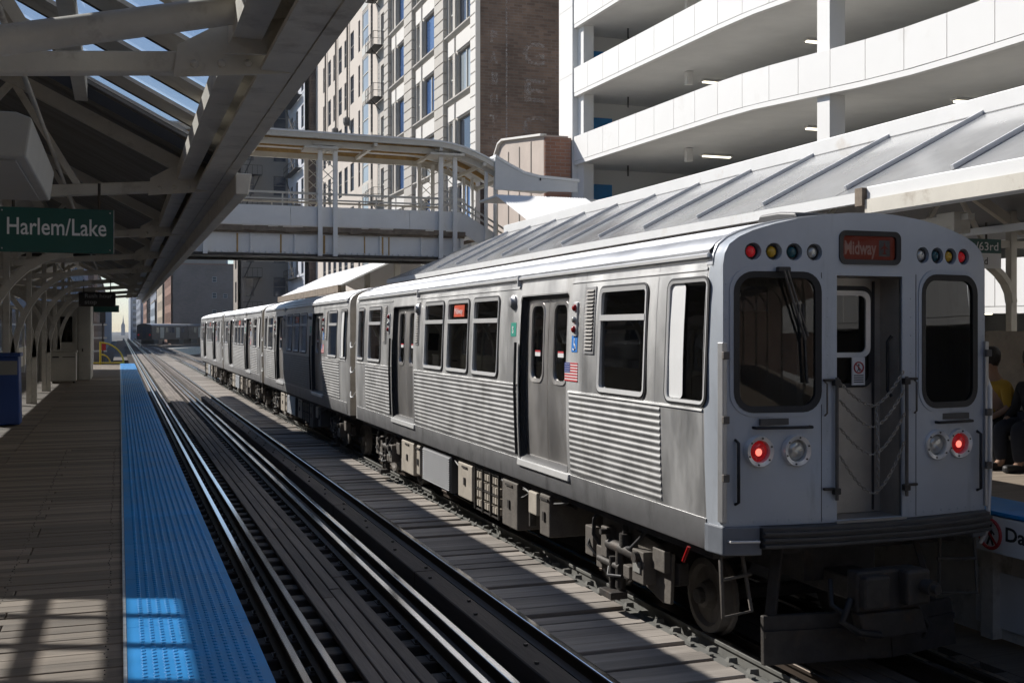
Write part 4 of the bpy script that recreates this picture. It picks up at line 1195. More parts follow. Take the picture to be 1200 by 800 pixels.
# strut that rises to the eave in front of the first truss
yb = TRUSS[0]-.45
MB().tube([(-1.6,yb,3.70),(EX-.12,yb+.1,EZ+.27)],.068,10).build("rising_strut", CREAM_D, cn, smooth=60)
MB().lathe((EX-.12,yb+.1,EZ+.27),(1,0,.2),[(.068,0),(.055,.05),(.02,.07)],10).build("strut_end", CREAM_D, cn, smooth=60)
gp = MB().prism([(EX-.40,EZ+.02),(EX-.04,EZ+.04),(EX-.04,EZ+.30),(EX-.22,EZ+.36)],'y',yb+.16,yb+.18).build("gusset_plate", CREAM_D, cn)
# conduits along the ceiling
MB().tube([(-.55,Y0,EZ+.25),(-.55,Y1,EZ+.25)],.018,6).build("conduit", CREAM_D, cn, smooth=60)
MB().tube([(-1.2,Y0,EZ+.02),(-1.2,Y1,EZ+.02)],.022,6).build("conduit", CREAM_D, cn, smooth=60)
for x in (-1.0,):
    MB().tube([(x,TRUSS[0]+.2,EZ+.9),(x,TRUSS[0]+.2,EZ-.15)],.015,6).build("conduit", IRON, cn)
# light box
lb = thing("light_box", "long grey lamp housing hung under the left canopy, above the green sign", "lamp", (-.8,7.6,3.62))
MB().prism([(-1.3,3.62),(-.47,3.62),(-.44,3.83),(-.52,3.86),(-1.3,3.86)],'y',6.45,8.6).build("housing", mat("grey_housing",(0.36,0.36,0.345),0.5,var=0.08), lb, bevel=0.012)
bx("diffuser", mat("dull_diffuser",(0.30,0.30,0.29),0.5,var=0.05), (-1.2,-.53,6.55,8.5,3.608,3.619), lb)
for y in (6.8,8.3): MB().tube([(-.9,y,3.86),(-.9,y,roof_z(-.9))],.015,6).build("hanger_rod", IRON, lb)

# station signs
def station_sign(name, label, x0, x1, z0, z1, y, m_, lines, lm, size, fit, hang=EZ-.05, back=None):
    t = thing(name, label, "sign", ((x0+x1)/2,y,z0))
    b = bx("sign_board", m_, (x0,x1,y-.02,y+.02,z0,z1), t, bevel=0.004)
    e = MB()
    for a,bb,c,d in ((x0-.006,x0,z0,z1),(x1,x1+.006,z0,z1)): e.box(a,bb,y-.024,y+.024,c,d)
    tag(e.build("sign_edge", STEEL_DARK, t), kind="stuff")
    for i,(tx,px_,pz) in enumerate(lines):
        text_obj("lettering", tx, size, lm, t, (px_,y-.0225,pz), (1,0,0), (0,0,1), bold=0.002*size/.2, fit=fit[i])
    sc = MB(); rivets(sc,[(a,y-.02,c) for a in (x0+.03,x1-.03) for c in (z0+.03,z1-.03)],.008); tag(sc.build("sign_screws", CHROME, t), kind="stuff")
    for x in (x0+.12,x1-.12): MB().tube([(x,y,z1),(x,y,hang+.05)],.014,6).build("hanger_rod", IRON, t)
    return t
station_sign("station_sign","green hanging sign reading Harlem/Lake under the left canopy",-.99,-.05,3.375,3.765,10.55,GREEN,[("Harlem/Lake",-.93,3.53)],LETTER,0.21,[.82])
station_sign("station_sign","black hanging sign reading Rush hour stop under the left canopy",-1.0,-.10,3.30,3.68,31.0,BLACKSIGN,[("Rush hour",-.86,3.53),("stop",-.86,3.37)],mat("letter_grey",(0.36,0.36,0.36),.5),0.15,[.68,.30])
station_sign("station_sign","small green hanging sign far down the left canopy, behind the black sign",-.95,-.02,3.33,3.58,43.0,GREEN,[],LETTER,0.16,[])

# ------------------------------------------------------------------ left platform furniture
SHED = mat("shed_paint",(0.44,0.42,0.37),0.6,var=0.12,grime=0.15,gcol=(.2,.17,.13))
sh = thing("platform_shed","cream metal shed with a door at the far end of the left platform","shed",(-1.6,38.5,1.1))
bx("wall", SHED, (-2.6,-.86,37.6,41,1.1,3.5), sh, bevel=0.01)
bx("door", SHED, (-1.16,-.90,37.56,37.60,1.12,3.2), sh); bx("window", GLASS, (-1.75,-1.4,37.57,37.598,2.3,3.1), sh)
bx("roof", CREAM_D, (-2.7,-.80,37.5,41.1,3.5,3.58), sh)
for x in (-2.3,-1.95,-1.3,-1.18): bx("pilaster", SHED, (x-.03,x+.03,37.55,37.6,1.1,3.45), sh)
bx("door_handle", IRON, (-1.12,-1.08,37.53,37.56,2.0,2.1), sh)
cb = thing("equipment_cabinet","pale metal cabinet standing in front of the platform shed","cabinet",(-1.55,36,1.1))
bx("body", SHED, (-1.92,-1.22,35.6,36.3,1.16,2.02), cb, bevel=0.02)
bx("lid", SHED, (-1.95,-1.19,35.57,36.33,2.02,2.07), cb, bevel=0.01); bx("slot", RUBBER, (-1.88,-1.70,35.585,35.60,1.86,1.90), cb); bx("handle_bar", IRON, (-1.6,-1.25,35.57,35.60,1.87,1.89), cb)
for x in (-1.86,-1.28): MB().cyl((x,35.7,1.1),(0,0,1),.03,.07,8).build("foot", IRON, cb)
bn = thing("blue_bin","tall blue bin beside the nearest canopy column on the left platform","bin",(-1.75,20,1.1))
BINB = mat("bin_blue",(0.012,0.05,0.22),0.45,var=0.1)
MB().prism([(-2.0,1.12),(-1.56,1.12),(-1.58,2.25),(-1.98,2.25)],'y',20.1,20.6).build("body", BINB, bn, bevel=0.02)
bx("lid_panel", mat("bin_grey",(0.22,0.22,0.21),.6), (-1.96,-1.60,20.08,20.10,1.95,2.18), bn); bx("lid", BINB, (-2.01,-1.55,20.06,20.64,2.25,2.31), bn, bevel=0.01)
# back windscreen of the platform
ws_ = thing("windscreen","row of pale framed panels along the back of the left platform","windscreen",(-3.4,25,1.1))
for k in range(14):
    y = 12.0+k*2.55
    bx("post", CREAM_D, (-3.45,-3.35,y,y+.10,1.1,3.4), ws_)
    bx("panel", CREAM, (-3.42,-3.38,y+.10,y+2.55,1.35,2.05), ws_)
    bx("pane", SKYL, (-3.41,-3.39,y+.10,y+2.55,2.05,3.3), ws_)
bx("top_rail", CREAM_D, (-3.45,-3.35,12,47.8,3.4,3.5), ws_)
# yellow end gate
yg = thing("end_gate","yellow quarter-round railing at the far end of the left platform","railing",(-.3,53.8,1.1))
g = MB().tube([(-.82,53.8,1.1),(-.82,53.8,2.15)],.045,8); g.build("post", YELLOW, yg, smooth=60)
MB().tube([(-.82+1.0*math.sin(R(a)),53.8,1.15+.95*math.cos(R(a))) for a in range(0,91,10)],.035,8).build("outer_arc", YELLOW, yg, smooth=60)
MB().tube([(-.82+.42*math.sin(R(a)),53.8,1.15+.42*math.cos(R(a))) for a in range(0,91,10)],.03,8).build("inner_arc", YELLOW, yg, smooth=60)
MB().tube([(-1.3,53.8,1.18),(.18,53.8,1.18)],.03,8).build("bottom_rail", YELLOW, yg, smooth=60)
bx("notice", REDINK, (-.76,-.58,53.76,53.77,1.75,2.05), yg)

# ================================================================== right canopy
GX, GZ = 7.20, 4.10      # eave top
HX, HZ = 9.20, 5.12      # ridge
QX = 2*HX-GX
RY0, RYR, RY1 = -2.0, 26.5, 31.0
ROOFPANE = mat("milky_roof_panel",(0.31,0.315,0.32),0.18,var=0.12,scale=1.2,grime=0.2,gcol=(0.22,0.22,0.21),gscale=0.8,island=0.10,bump=0.04,bscale=1.5,rvar=0.08,coat=0.2)
rc_ = thing("platform_canopy","long gabled canopy with milky ribbed panels, behind the train's roof","canopy",(HX,14,1.1))
def rz(X): return HZ-(HZ-GZ)/(HX-GX)*abs(X-HX)
def rpt(s, Y, X): return (X if s<0 else 2*HX-X, Y, rz(X))
pitch = 1.62; y = 10.0 - 27*pitch
ribs_y = []
while y < RYR: ribs_y.append(y); y += pitch
for a,b in zip(ribs_y, ribs_y[1:]+[RYR]):
    for s in (-1,1):
        if b-a < .1: continue
        p = [rpt(s,a+.012,GX),rpt(s,b-.012,GX),rpt(s,b-.012,HX),rpt(s,a+.012,HX)]
        MB().hexa([Vector(q) for q in p]+[Vector(q)+Vector((0,0,.02)) for q in p]).build("roof_panel", ROOFPANE, rc_)
for a in ribs_y:
    for s in (-1,1):
        MB().beam(Vector(rpt(s,a,GX+.12))+Vector((0,0,.05)),Vector(rpt(s,a,HX))+Vector((0,0,.045)),.03,.045).build("roof_rib", mat("rib_grey",(0.66,0.67,0.69),0.4,0.1,var=0.08), rc_)
# hipped far end
for s in (-1,1):
    e0, e1, r0 = Vector(rpt(s,RYR,GX)), Vector(rpt(s,RY1,GX)), Vector((HX,RYR,HZ))
    MB().add([e0,e1,r0,e0+Vector((0,0,.02)),e1+Vector((0,0,.02)),r0+Vector((0,0,.02))],[(0,1,2),(3,5,4),(0,3,4,1),(1,4,5,2),(2,5,3,0)]).build("roof_panel", ROOFPANE, rc_)
e0, e1, r0 = Vector((GX,RY1,GZ)), Vector((QX,RY1,GZ)), Vector((HX,RYR,HZ))
MB().add([e0,e1,r0,e0+Vector((0,0,.02)),e1+Vector((0,0,.02)),r0+Vector((0,0,.02))],[(0,1,2),(3,5,4),(0,3,4,1),(1,4,5,2),(2,5,3,0)]).build("roof_panel", ROOFPANE, rc_)
MB().box(HX-.05,HX+.05,ribs_y[0],RYR,HZ+.0,HZ+.20).build("ridge_cap", WHITE, rc_, bevel=0.01)
MB().box(GX-.02,GX+.06,9.3,RY1,GZ-.10,GZ+.012).build("eave_edge", WHITE, rc_)
MB().box(GX-.14,GX+.06,ribs_y[0],9.3,GZ-.24,GZ+.03).build("eave_beam", WHITE, rc_, bevel=0.01)
MB().box(GX-.16,GX-.145,ribs_y[0],9.3,GZ-.24,GZ-.10).build("eave_flange", CREAM, rc_)
MB().box(GX-.19,GX+.05,9.305,9.42,GZ-.16,GZ+.02).build("eave_end_cap", RUST, rc_)
MB().box(QX-.06,QX+.02,ribs_y[0],RY1,GZ-.2,GZ).build("eave_beam", WHITE, rc_)
for y in [6.8+4.6*k for k in range(-7,6)]:
    MB().beam((GX+.1,y,GZ-.12),(HX,y,HZ-.12),.08,.12).build("truss_rafter", CREAM, rc_)
    MB().beam((QX-.1,y,GZ-.12),(HX,y,HZ-.12),.08,.12).build("truss_rafter", CREAM, rc_)
    MB().beam((GX+.05,y,GZ-.30),(QX-.05,y,GZ-.30),.07,.09).build("truss_tie", CREAM, rc_)
    for x0 in (10.9,):
        for sx in (-1,):
            arc = [(x0+sx*1.5*(1-math.cos(R(a))), y, 3.05+.74*math.sin(R(a))) for a in range(0,91,10)]
            b_ = MB()
            for p,q in zip(arc,arc[1:]): b_.beam(p,q,.07,.14,(0,1,0))
            b_.build("curved_bracket", CREAM, rc_)
        MB().box(x0-.05,x0+.05,y-.05,y+.05,1.1,rz(2*HX-10.9)-.02).build("column", CREAM, rc_, bevel=0.006, segs=1)
    for sx in (-1,1):
        MB().beam((HX+sx*.2,y,GZ-.28),(HX+sx*.75,y,rz(HX-.75)-.16),.05,.05).build("truss_web", CREAM, rc_)
        MB().beam((HX+sx*.75,y,rz(HX-.75)-.16),(HX+sx*1.25,y,GZ-.28),.05,.05).build("truss_web", CREAM, rc_)
MB().beam((GX+.9,0,GZ-.42),(GX+.9,26,GZ-.42),.05,.07).build("light_track", WHITE, rc_)
bx("junction_box", CREAM, (GX+.42,GX+.62,8.7,8.95,GZ-.46,GZ-.26), rc_, bevel=0.008)
for y in (3.0,8.6,13.5): bx("lamp_strip", CREAM, (GX+.5,GX+.58,y,y+3.6,GZ-.34,GZ-.28), rc_)
# sign on far platform
t = thing("station_sign","green over white hanging sign ending in 63rd, beside the cab end","sign",(8.0,9.3,3.1))
ys = 9.45
bx("green_board", GREEN, (7.95,8.88,ys-.02,ys+.02,3.512,3.66), t); bx("white_board", SIGNW, (7.95,8.88,ys-.02,ys+.02,3.35,3.51), t)
text_obj("lettering","/63rd",0.125,LETTER,t,(8.84,ys-.023,3.54),(1,0,0),(0,0,1),bold=.001,align='right',fit=.30)
text_obj("lettering","rd",0.11,LETTER_D,t,(8.70,ys-.023,3.39),(1,0,0),(0,0,1),bold=.001,align='right')
for x in (8.1,8.7): MB().tube([(x,ys,3.66),(x,ys,GZ-.26)],.012,6).build("hanger_rod", IRON, t)
# bench back wall panels and bench
wb = thing("windbreak","beige windbreak panel behind the seated people on the far platform","windbreak",(10.6,11,1.1))
bx("panel", BEIGE, (10.55,10.60,9.4,12.6,1.25,2.68), wb); bx("panel", BEIGE, (10.55,10.60,5.6,9.3,1.25,2.68), wb)
for y in (5.5,9.32,12.6): bx("post", STEEL_DARK, (10.52,10.62,y,y+.08,1.1,2.75), wb)
be = thing("bench","dark bench against the windbreak on the far platform","bench",(10.2,10,1.1))
for k in range(3): bx("seat_slat", TIE, (9.98+.15*k,10.11+.15*k,8.2,12.0,1.50,1.54), be)
for y in (8.4,10.1,11.8): bx("leg", IRON, (10.0,10.40,y,y+.06,1.1,1.50), be)

# ================================================================== buildings
BGLASS = mat("building_glass",(0.035,0.045,0.065),0.08,var=0.25,scale=0.7,spec=0.8)
BGLASS_B = mat("building_glass_blue",(0.05,0.11,0.26),0.10,var=0.45,scale=0.9,stretch=(1,1,0.3),spec=0.8)
BGLASS_P = mat("building_glass_pale",(0.36,0.40,0.42),0.12,var=0.25,scale=0.6,stretch=(1,1,0.3),spec=0.8)
SASH = mat("sash_paint",(0.16,0.15,0.14),0.6)
SASH_W = mat("sash_white",(0.55,0.54,0.50),0.6)
PINK = mat("pale_stucco",(0.60,0.535,0.47),0.85,var=0.05,scale=0.3,grime=0.06,gcol=(.42,.36,.3),gscale=.4,gstretch=(1,1,.3))
STONE = mat("grey_terracotta",(0.50,0.465,0.415),0.75,var=0.10,scale=1.2,grime=0.16,gcol=(.27,.245,.21),gscale=.8,island=0.06)
STONE_W = mat("white_terracotta",(0.72,0.69,0.64),0.7,var=0.05,scale=1,grime=0.08,gcol=(.45,.4,.35),gscale=1)
def brick(name, c1, c2, mortar, sc=1.0, rough=0.9, axes='xz', patch=0.35):
    m = bpy.data.materials.new(name); nt, b = nodes_of(m); N, L = nt.nodes, nt.links
    geo = N.new("ShaderNodeNewGeometry"); sp_ = N.new("ShaderNodeSeparateXYZ"); cb_ = N.new("ShaderNodeCombineXYZ")
    L.new(geo.outputs["Position"], sp_.inputs[0])
    L.new(sp_.outputs["X" if axes[0]=='x' else "Y"], cb_.inputs[0]); L.new(sp_.outputs["Z"], cb_.inputs[1])
    bt = N.new("ShaderNodeTexBrick"); bt.inputs["Scale"].default_value = 1.0
    bt.inputs["Brick Width"].default_value = .40*sc; bt.inputs["Row Height"].default_value = .13*sc; bt.inputs["Mortar Size"].default_value = .012*sc
    bt.inputs["Color1"].default_value = (*c1,1); bt.inputs["Color2"].default_value = (*c2,1); bt.inputs["Mortar"].default_value = (*mortar,1)
    L.new(cb_.outputs[0], bt.inputs["Vector"])
    nz = N.new("ShaderNodeTexNoise"); nz.inputs["Scale"].default_value = .35; nz.inputs["Detail"].default_value = 8; nz.inputs["Roughness"].default_value = .7
    L.new(geo.outputs["Position"], nz.inputs["Vector"])
    mr = N.new("ShaderNodeMapRange"); mr.inputs["From Min"].default_value=.3; mr.inputs["From Max"].default_value=.7; mr.inputs["To Min"].default_value=1-patch; mr.inputs["To Max"].default_value=1+patch
    L.new(nz.outputs["Fac"], mr.inputs["Value"])
    vm = N.new("ShaderNodeVectorMath"); vm.operation='SCALE'; L.new(bt.outputs["Color"], vm.inputs[0]); L.new(mr.outputs[0], vm.inputs["Scale"])
    L.new(vm.outputs[0], b.inputs["Base Color"]); b.inputs["Roughness"].default_value = rough
    MATS[name] = m
    return m
BRICK_D = brick("dark_common_brick",(0.125,0.085,0.065),(0.19,0.13,0.10),(0.16,0.14,0.125),1.2,patch=.4)
BRICK_R = brick("red_brick",(0.24,0.11,0.07),(0.30,0.15,0.10),(0.25,0.2,0.17),1.2)
BRICK_B = brick("brown_brick",(0.20,0.155,0.135),(0.24,0.185,0.16),(0.22,0.18,0.16),1.5,patch=.2)
BRICK_Y = brick("street_brick",(0.17,0.12,0.09),(0.23,0.16,0.12),(0.2,0.17,0.15),1.2,axes='yz')
BRICK_TAN = mat("tan_wall",(0.30,0.26,0.22),.85,var=.12,scale=.4,grime=.12,gcol=(.16,.14,.12),gscale=.5)
SLATE_BLUE = mat("blue_grey_wall",(0.22,0.25,0.31),.8,var=.1,scale=.3)
ROOF_D = mat("flat_roof",(0.14,0.13,0.125),.9,var=.15)

def fx(xf): return lambda a,b,o: (xf-o, a, b)      # facade facing -X, a = Y
def fy(yf): return lambda a,b,o: (a, yf-o, b)      # facade facing -Y, a = X
PROTO_WIN = {}
def add_window(bld, fn, a0, a1, b0, b1, rec=0.22, glass=None, sash=None, kind='double', fw=0.07):
    glass = glass or BGLASS; sash = sash or SASH
    o = [(a0,b0),(a1,b0),(a1,b1),(a0,b1)]; i = [(a0+fw,b0+fw),(a1-fw,b0+fw),(a1-fw,b1-fw),(a0+fw,b1-fw)]
    mb = ring(MB(), o, i, fn, -rec+.03, -rec+.03, rec+.06)
    mb2 = MB()
    if kind == 'double':
        m_ = (b0+b1)/2; q = [(a0+fw,m_-.04),(a1-fw,m_-.04),(a1-fw,m_+.04),(a0+fw,m_+.04)]
        mb.add([fn(*p,-rec+.04) for p in q]+[fn(*p,-rec-.02) for p in q],[(0,1,2,3),(0,4,5,1),(3,2,6,7)])
    w = mb.build("window", sash, bld)
    MB().add([fn(*p,-rec) for p in i],[(0,1,2,3)]).build("pane", glass, w, recalc=False)
    return w
def facade(bld, fn, a0, a1, b0, b1, holes, m_, thick=0.25):
    loops = [[(p,r),(q,r),(q,s),(p,s)] for p,q,r,s in holes]
    return sheet(MB(), [(a0,b0),(a1,b0),(a1,b1),(a0,b1)], loops, fn, 6.0, thick=thick).build("facade", m_, bld, recalc=False)
def grid(a0, n, pa, w, b0, m, pb, h): return [(a0+i*pa, a0+i*pa+w, b0+j*pb, b0+j*pb+h) for j in range(m) for i in range(n)]

# ------------------------------------------------------------------ parking garage
gr = thing("parking_garage","white parking garage with sloping open floors behind the right canopy","parking garage",(28,22,-6.2))
GXF = 19.6; SLP = 0.0285
GPT = [(-60,-1.6),(0,-1.12),(14,-.90),(22,-.84),(24,-.80),(26.2,-.68),(29,-.47),(31.7,-.27),(34,-.19),(46.9,.02),(60,.2)]
def gz(Y, b):
    for (p,q),(r,s) in zip(GPT,GPT[1:]):
        if Y <= r: return b+q+(s-q)*(Y-p)/(r-p)
    return b+.2
GLV = [0.80,3.93,7.06,10.19,13.32,16.45,19.58,22.7]
yb0, ya0 = 46.92, -40.0
npan = int((yb0-ya0)/1.62)
for b in GLV:
    for k in range(npan):
        y1_ = yb0-k*1.62; y0_ = y1_-1.592
        z0_, z1_ = gz(y0_,b)+.17, gz(y1_,b)+.17
        MB().hexa([(GXF,y0_,z0_),(GXF+.14,y0_,z0_),(GXF+.14,y1_,z1_),(GXF,y1_,z1_),(GXF,y0_,z0_+1.12),(GXF+.14,y0_,z0_+1.12),(GXF+.14,y1_,z1_+1.12),(GXF,y1_,z1_+1.12)]).build("parapet_panel", CONC, gr, recalc=False)
    z0_, z1_ = gz(ya0,b), gz(yb0,b)
    ysn = [ya0,-20,0,14,22,24,26.2,29,31.7,34,yb0]
    MB().loft([[(GXF+.012,q,gz(q,b)),(GXF+.20,q,gz(q,b)),(GXF+.20,q,gz(q,b)+.155),(GXF+.012,q,gz(q,b)+.155)] for q in ysn], closed=True).build("slab_edge", CONC, gr)
    MB().loft([[(GXF+.20,q,gz(q,b)+.01),(38,q,gz(q,b)+.01),(38,q,gz(q,b)+.30),(GXF+.20,q,gz(q,b)+.30)] for q in ysn+[48.0]], closed=True).build("floor_slab", CONC_G, gr)
    MB().hexa([(22.4,ya0,z0_-.28),(22.9,ya0,z0_-.28),(22.9,yb0,z1_-.28),(22.4,yb0,z1_-.28),(22.4,ya0,z0_+.0),(22.9,ya0,z0_+.0),(22.9,yb0,z1_+.0),(22.4,yb0,z1_+.0)]).build("ceiling_beam", CONC_G, gr) if False else None
    for yl in (41.5,34,26.5,19,11):
        z_ = gz(yl,b)-.10
        lf = bx("ceiling_lamp", CONC_G, (23.2,24.6,yl-.14,yl+.14,z_+.02,z_+.10), gr)
        bx("lamp_tube", mat("garage_tube",(1.0,0.93,0.72),0.5,var=0.02,emit=2.2), (23.25,24.55,yl-.08,yl+.08,z_-.03,z_+.018), lf)
    bx("door", DOORBLUE, (21.0,21.98,47.92,47.98,gz(47,b)+.33,gz(47,b)+2.45), gr)
    bx("stair_sign", SIGNW, (21.3,21.7,47.90,47.915,gz(47,b)+1.4,gz(47,b)+1.5), gr)
    MB().tube([(21.9,46,gz(46,b)-.5),(21.9,46,gz(46,b)-.02)],.04,6).build("sensor_stem", IRON, gr)
    for yq in (40.2,31.0): bx("ceiling_box", CONC_G, (21.8,22.05,yq,yq+.25,gz(yq,b)-.55,gz(yq,b)-.02), gr)
for yc in (27.74, 9.6, -8.5, -26.6):
    bx("column", CONC, (GXF+.16,GXF+.70,yc,yc+.62,-6.2,26), gr)
bx("corner_pier", CONC, (GXF-.05,GXF+.75,46.96,48.6,-6.2,40), gr)
bx("corner_return", CONC, (GXF+.22,GXF+.72,46.3,46.95,-6.2,27), gr)
bx("end_wall", CONC, (GXF+.76,38,48.0,48.5,-6.2,40), gr)
bx("back_wall", CONC_G, (37.5,38,-40,48,-6.2,26), gr)
for z in (5.0,8.1,11.2,14.4,17.5): bx("pier_joint", CONC_G, (GXF-.058,GXF-.045,46.97,48.59,z,z+.03), gr)

# ------------------------------------------------------------------ ornate stone building
ob = thing("ornate_office_building","grey stone office building with big windows and a dark brick side wall","building",(24,66,-6.2))
XO = 18.0
YA, YB = 56.0, 80.6
bays = [(57.3,61.9),(64.5,69.3),(72.0,76.0)]
PER = 3.75; Z0 = 15.85
holes = []; wins = []
for (a,b) in bays:
    for k in range(-5,6):
        z = Z0+k*PER
        wins.append((a+.05,a+(b-a)*.60,z,z+2.45,'w')); wins.append((a+(b-a)*.76,b-.05,z,z+2.45,'n'))
for k in range(-5,6):
    z = Z0+k*PER; wins.append((77.9,79.6,z,z+2.3,'n'))
holes = [w[:4] for w in wins]
facade(ob, fx(XO), YA, YB, -6.2, 38, holes, STONE, 0.30)
random.seed(5)
for a,b,c,d,k in wins:
    g = random.choice([BGLASS_B,BGLASS_P,BGLASS_B,BGLASS]) if k=='w' else random.choice([BGLASS,BGLASS,BGLASS_P])
    add_window(ob, fx(XO), a, b, c, d, 0.16, g, SASH if k=='w' else SASH_W, 'single' if k=='w' else 'double', 0.10)
    if k == 'w' and random.random() < .5:
        m_ = (a+b)/2; bx("mullion", SASH_W, (XO+.10,XO+.18,m_-.05,m_+.05,c+.1,d-.1), ob)
for (a,b) in bays:
    for k in range(-5,6):
        z = Z0+k*PER
        MB().prism([(XO+.02,z-.30),(XO-.10,z-.22),(XO-.22,z-.10),(XO-.22,z-.02),(XO+.02,z-.01)],'y',a-.15,b+.15).build("sill_ledge", STONE, ob)
        s0, s1 = z-1.22, z-.34
        bx("spandrel_panel", STONE_W, (XO-.07,XO+.02,a+.15,a+(b-a)*.62,s0,s1), ob, bevel=0.02); bx("spandrel_panel", STONE_W, (XO-.07,XO+.02,a+(b-a)*.70,b-.10,s0,s1), ob, bevel=0.02)
        bx("window_mullion", STONE, (XO-.12,XO+.02,a+(b-a)*.63,a+(b-a)*.73,z,z+2.45), ob)
# pilasters of stacked blocks
blk = {}
for (a,b,m_) in ((62.2,64.2,STONE),(69.6,71.7,STONE),(76.3,77.6,STONE),(56.0,56.95,STONE_W)):
    z = 2.0; f_ = None
    while z < 38:
        if f_ is None:
            f_ = MB().box(XO-.24,XO+.02,a,b,z,z+.60).build("stone_block", m_, ob, bevel=0.03, segs=1); zf = z
        else:
            c = f_.copy(); link(c); c.location = (0,0,z-zf)
        z += .625
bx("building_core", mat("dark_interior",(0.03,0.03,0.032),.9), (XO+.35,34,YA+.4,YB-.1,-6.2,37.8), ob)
bx("brick_side_wall", BRICK_D, (XO+.01,36,YA-.02,YA+.38,-6.2,38), ob)
bx("corner_trim", STONE_W, (XO-.26,XO+.0,YA-.08,YA-.03,-6.2,38), ob)
bx("brick_pier", BRICK_D, (26.2,27.6,YA-.12,YA-.03,-6.2,38), ob) if False else None
# faded painted lettering on the brick
gm = bpy.data.materials.new("faded_paint"); nt, b_ = nodes_of(gm); N, L = nt.nodes, nt.links
b_.inputs["Base Color"].default_value = (0.46,0.43,0.42,1); b_.inputs["Roughness"].default_value = .9
tr_ = N.new("ShaderNodeBsdfTransparent"); mx = N.new("ShaderNodeMixShader"); nz = N.new("ShaderNodeTexNoise"); nz.inputs["Scale"].default_value = 6; nz.inputs["Detail"].default_value = 6; nz.inputs["Roughness"].default_value=.75
ge = N.new("ShaderNodeNewGeometry"); L.new(ge.outputs["Position"], nz.inputs["Vector"])
mr = N.new("ShaderNodeMapRange"); mr.inputs["From Min"].default_value=.42; mr.inputs["From Max"].default_value=.66; mr.inputs["To Max"].default_value=.62; L.new(nz.outputs["Fac"], mr.inputs["Value"])
L.new(mr.outputs[0], mx.inputs[0]); L.new(tr_.outputs[0], mx.inputs[1]); L.new(b_.outputs[0], mx.inputs[2]); L.new(mx.outputs[0], nt.nodes["Material Output"].inputs[0])
def wall_letters(chars, x, ztop, h, dz, fitw):
    for i, c in enumerate(chars):
        text_obj("painted_letter", c, h*1.38, gm, ob, (x,YA-.03,ztop-i*dz-h), (1,0,0), (0,0,1), bold=0.03, fit=fitw)
wall_letters("GECL", 20.35, 18.2, 1.25, 1.98, 1.35)
wall_letters("PAINTS", 18.55, 18.6, 0.62, 1.12, 0.46)
bx("painted_line", gm, (19.46,19.54,YA-.035,YA-.025,9,20.5), ob)

# low clad building between
lbd = thing("low_clad_building","low pale clad building with stepped coping, in front of the dark brick wall","building",(19,50.5,-6.2))
XL = 18.2
poly = [(47.1,-6.2),(55.8,-6.2),(55.8,11.0),(54.2,11.25),(53.2,12.1),(52.6,12.2),(47.1,11.55)]
MB().prism(poly,'x',XL,XL+1.2).build("body", mat("clad_pink",(0.50,0.42,0.36),.85,var=.12,scale=.6,grime=.15,gcol=(.34,.26,.2),gscale=.8,gstretch=(1,1,.2)), lbd)
bx("brick_end", BRICK_R, (XL+.02,XL+1.3,46.98,47.08,-6.2,11.45), lbd)
cp_ = MB()
for p,q in zip(poly[2:],poly[3:]): cp_.beam((XL-.02,*p),(XL-.02,*q),.30,.10)
cp_.build("coping", STONE_W, lbd)
for y in (48.7,50.3,51.9,53.6): bx("cladding_joint", BRICK_TAN, (XL-.03,XL+.01,y,y+.10,-6.2,11.5), lbd)

# ------------------------------------------------------------------ pale office building
pb_ = thing("pale_office_building","pale stucco office building with rows of narrow dark windows, left of the ornate one","building",(24,94,-6.2))
rows = [(3.3+3.58*k) for k in range(-2,10)]
wins = []
for z in rows:
    for yv in (90.2,92.8,95.4,98.0,100.6,103.2): wins.append((yv-.72,yv+.72,z,z+2.3,'p'))
    wins.append((87.0,87.7,z,z+2.5,'n')); wins.append((83.9,86.2,z,z+2.7,'w')); wins.append((82.4,83.1,z,z+2.5,'n'))
facade(pb_, fx(18.0), 80.7, 108.0, -6.2, 41, [w[:4] for w in wins], PINK, 0.35)
for a,b,c,d,k in wins:
    if k == 'w': add_window(pb_, fx(18.0), a,b,c,d,.06,BGLASS_P,SASH_W,'double',.12)
    else: add_window(pb_, fx(18.0), a,b,c,d,.09,BGLASS,SASH,'double')
bx("building_core", MATS["dark_interior"], (18.42,34,80.8,107.9,-6.2,40.8), pb_)
for z in rows[2:]: bx("spandrel", SASH_W, (17.97,18.02,84.0,86.1,z-.75,z-.1), pb_)
for yv in (91.5,96.7,101.9):
    MB().tube([(17.85,yv,rows[6]+2.4),(17.85,yv,41)],.09,6).build("downpipe", BRICK_TAN, pb_); MB().lathe((17.8,yv,rows[6]+2.0),(0,0,1),[(.22,0),(.3,.25),(.3,.6),(.12,.75)],8).build("rainhead", SASH, pb_)
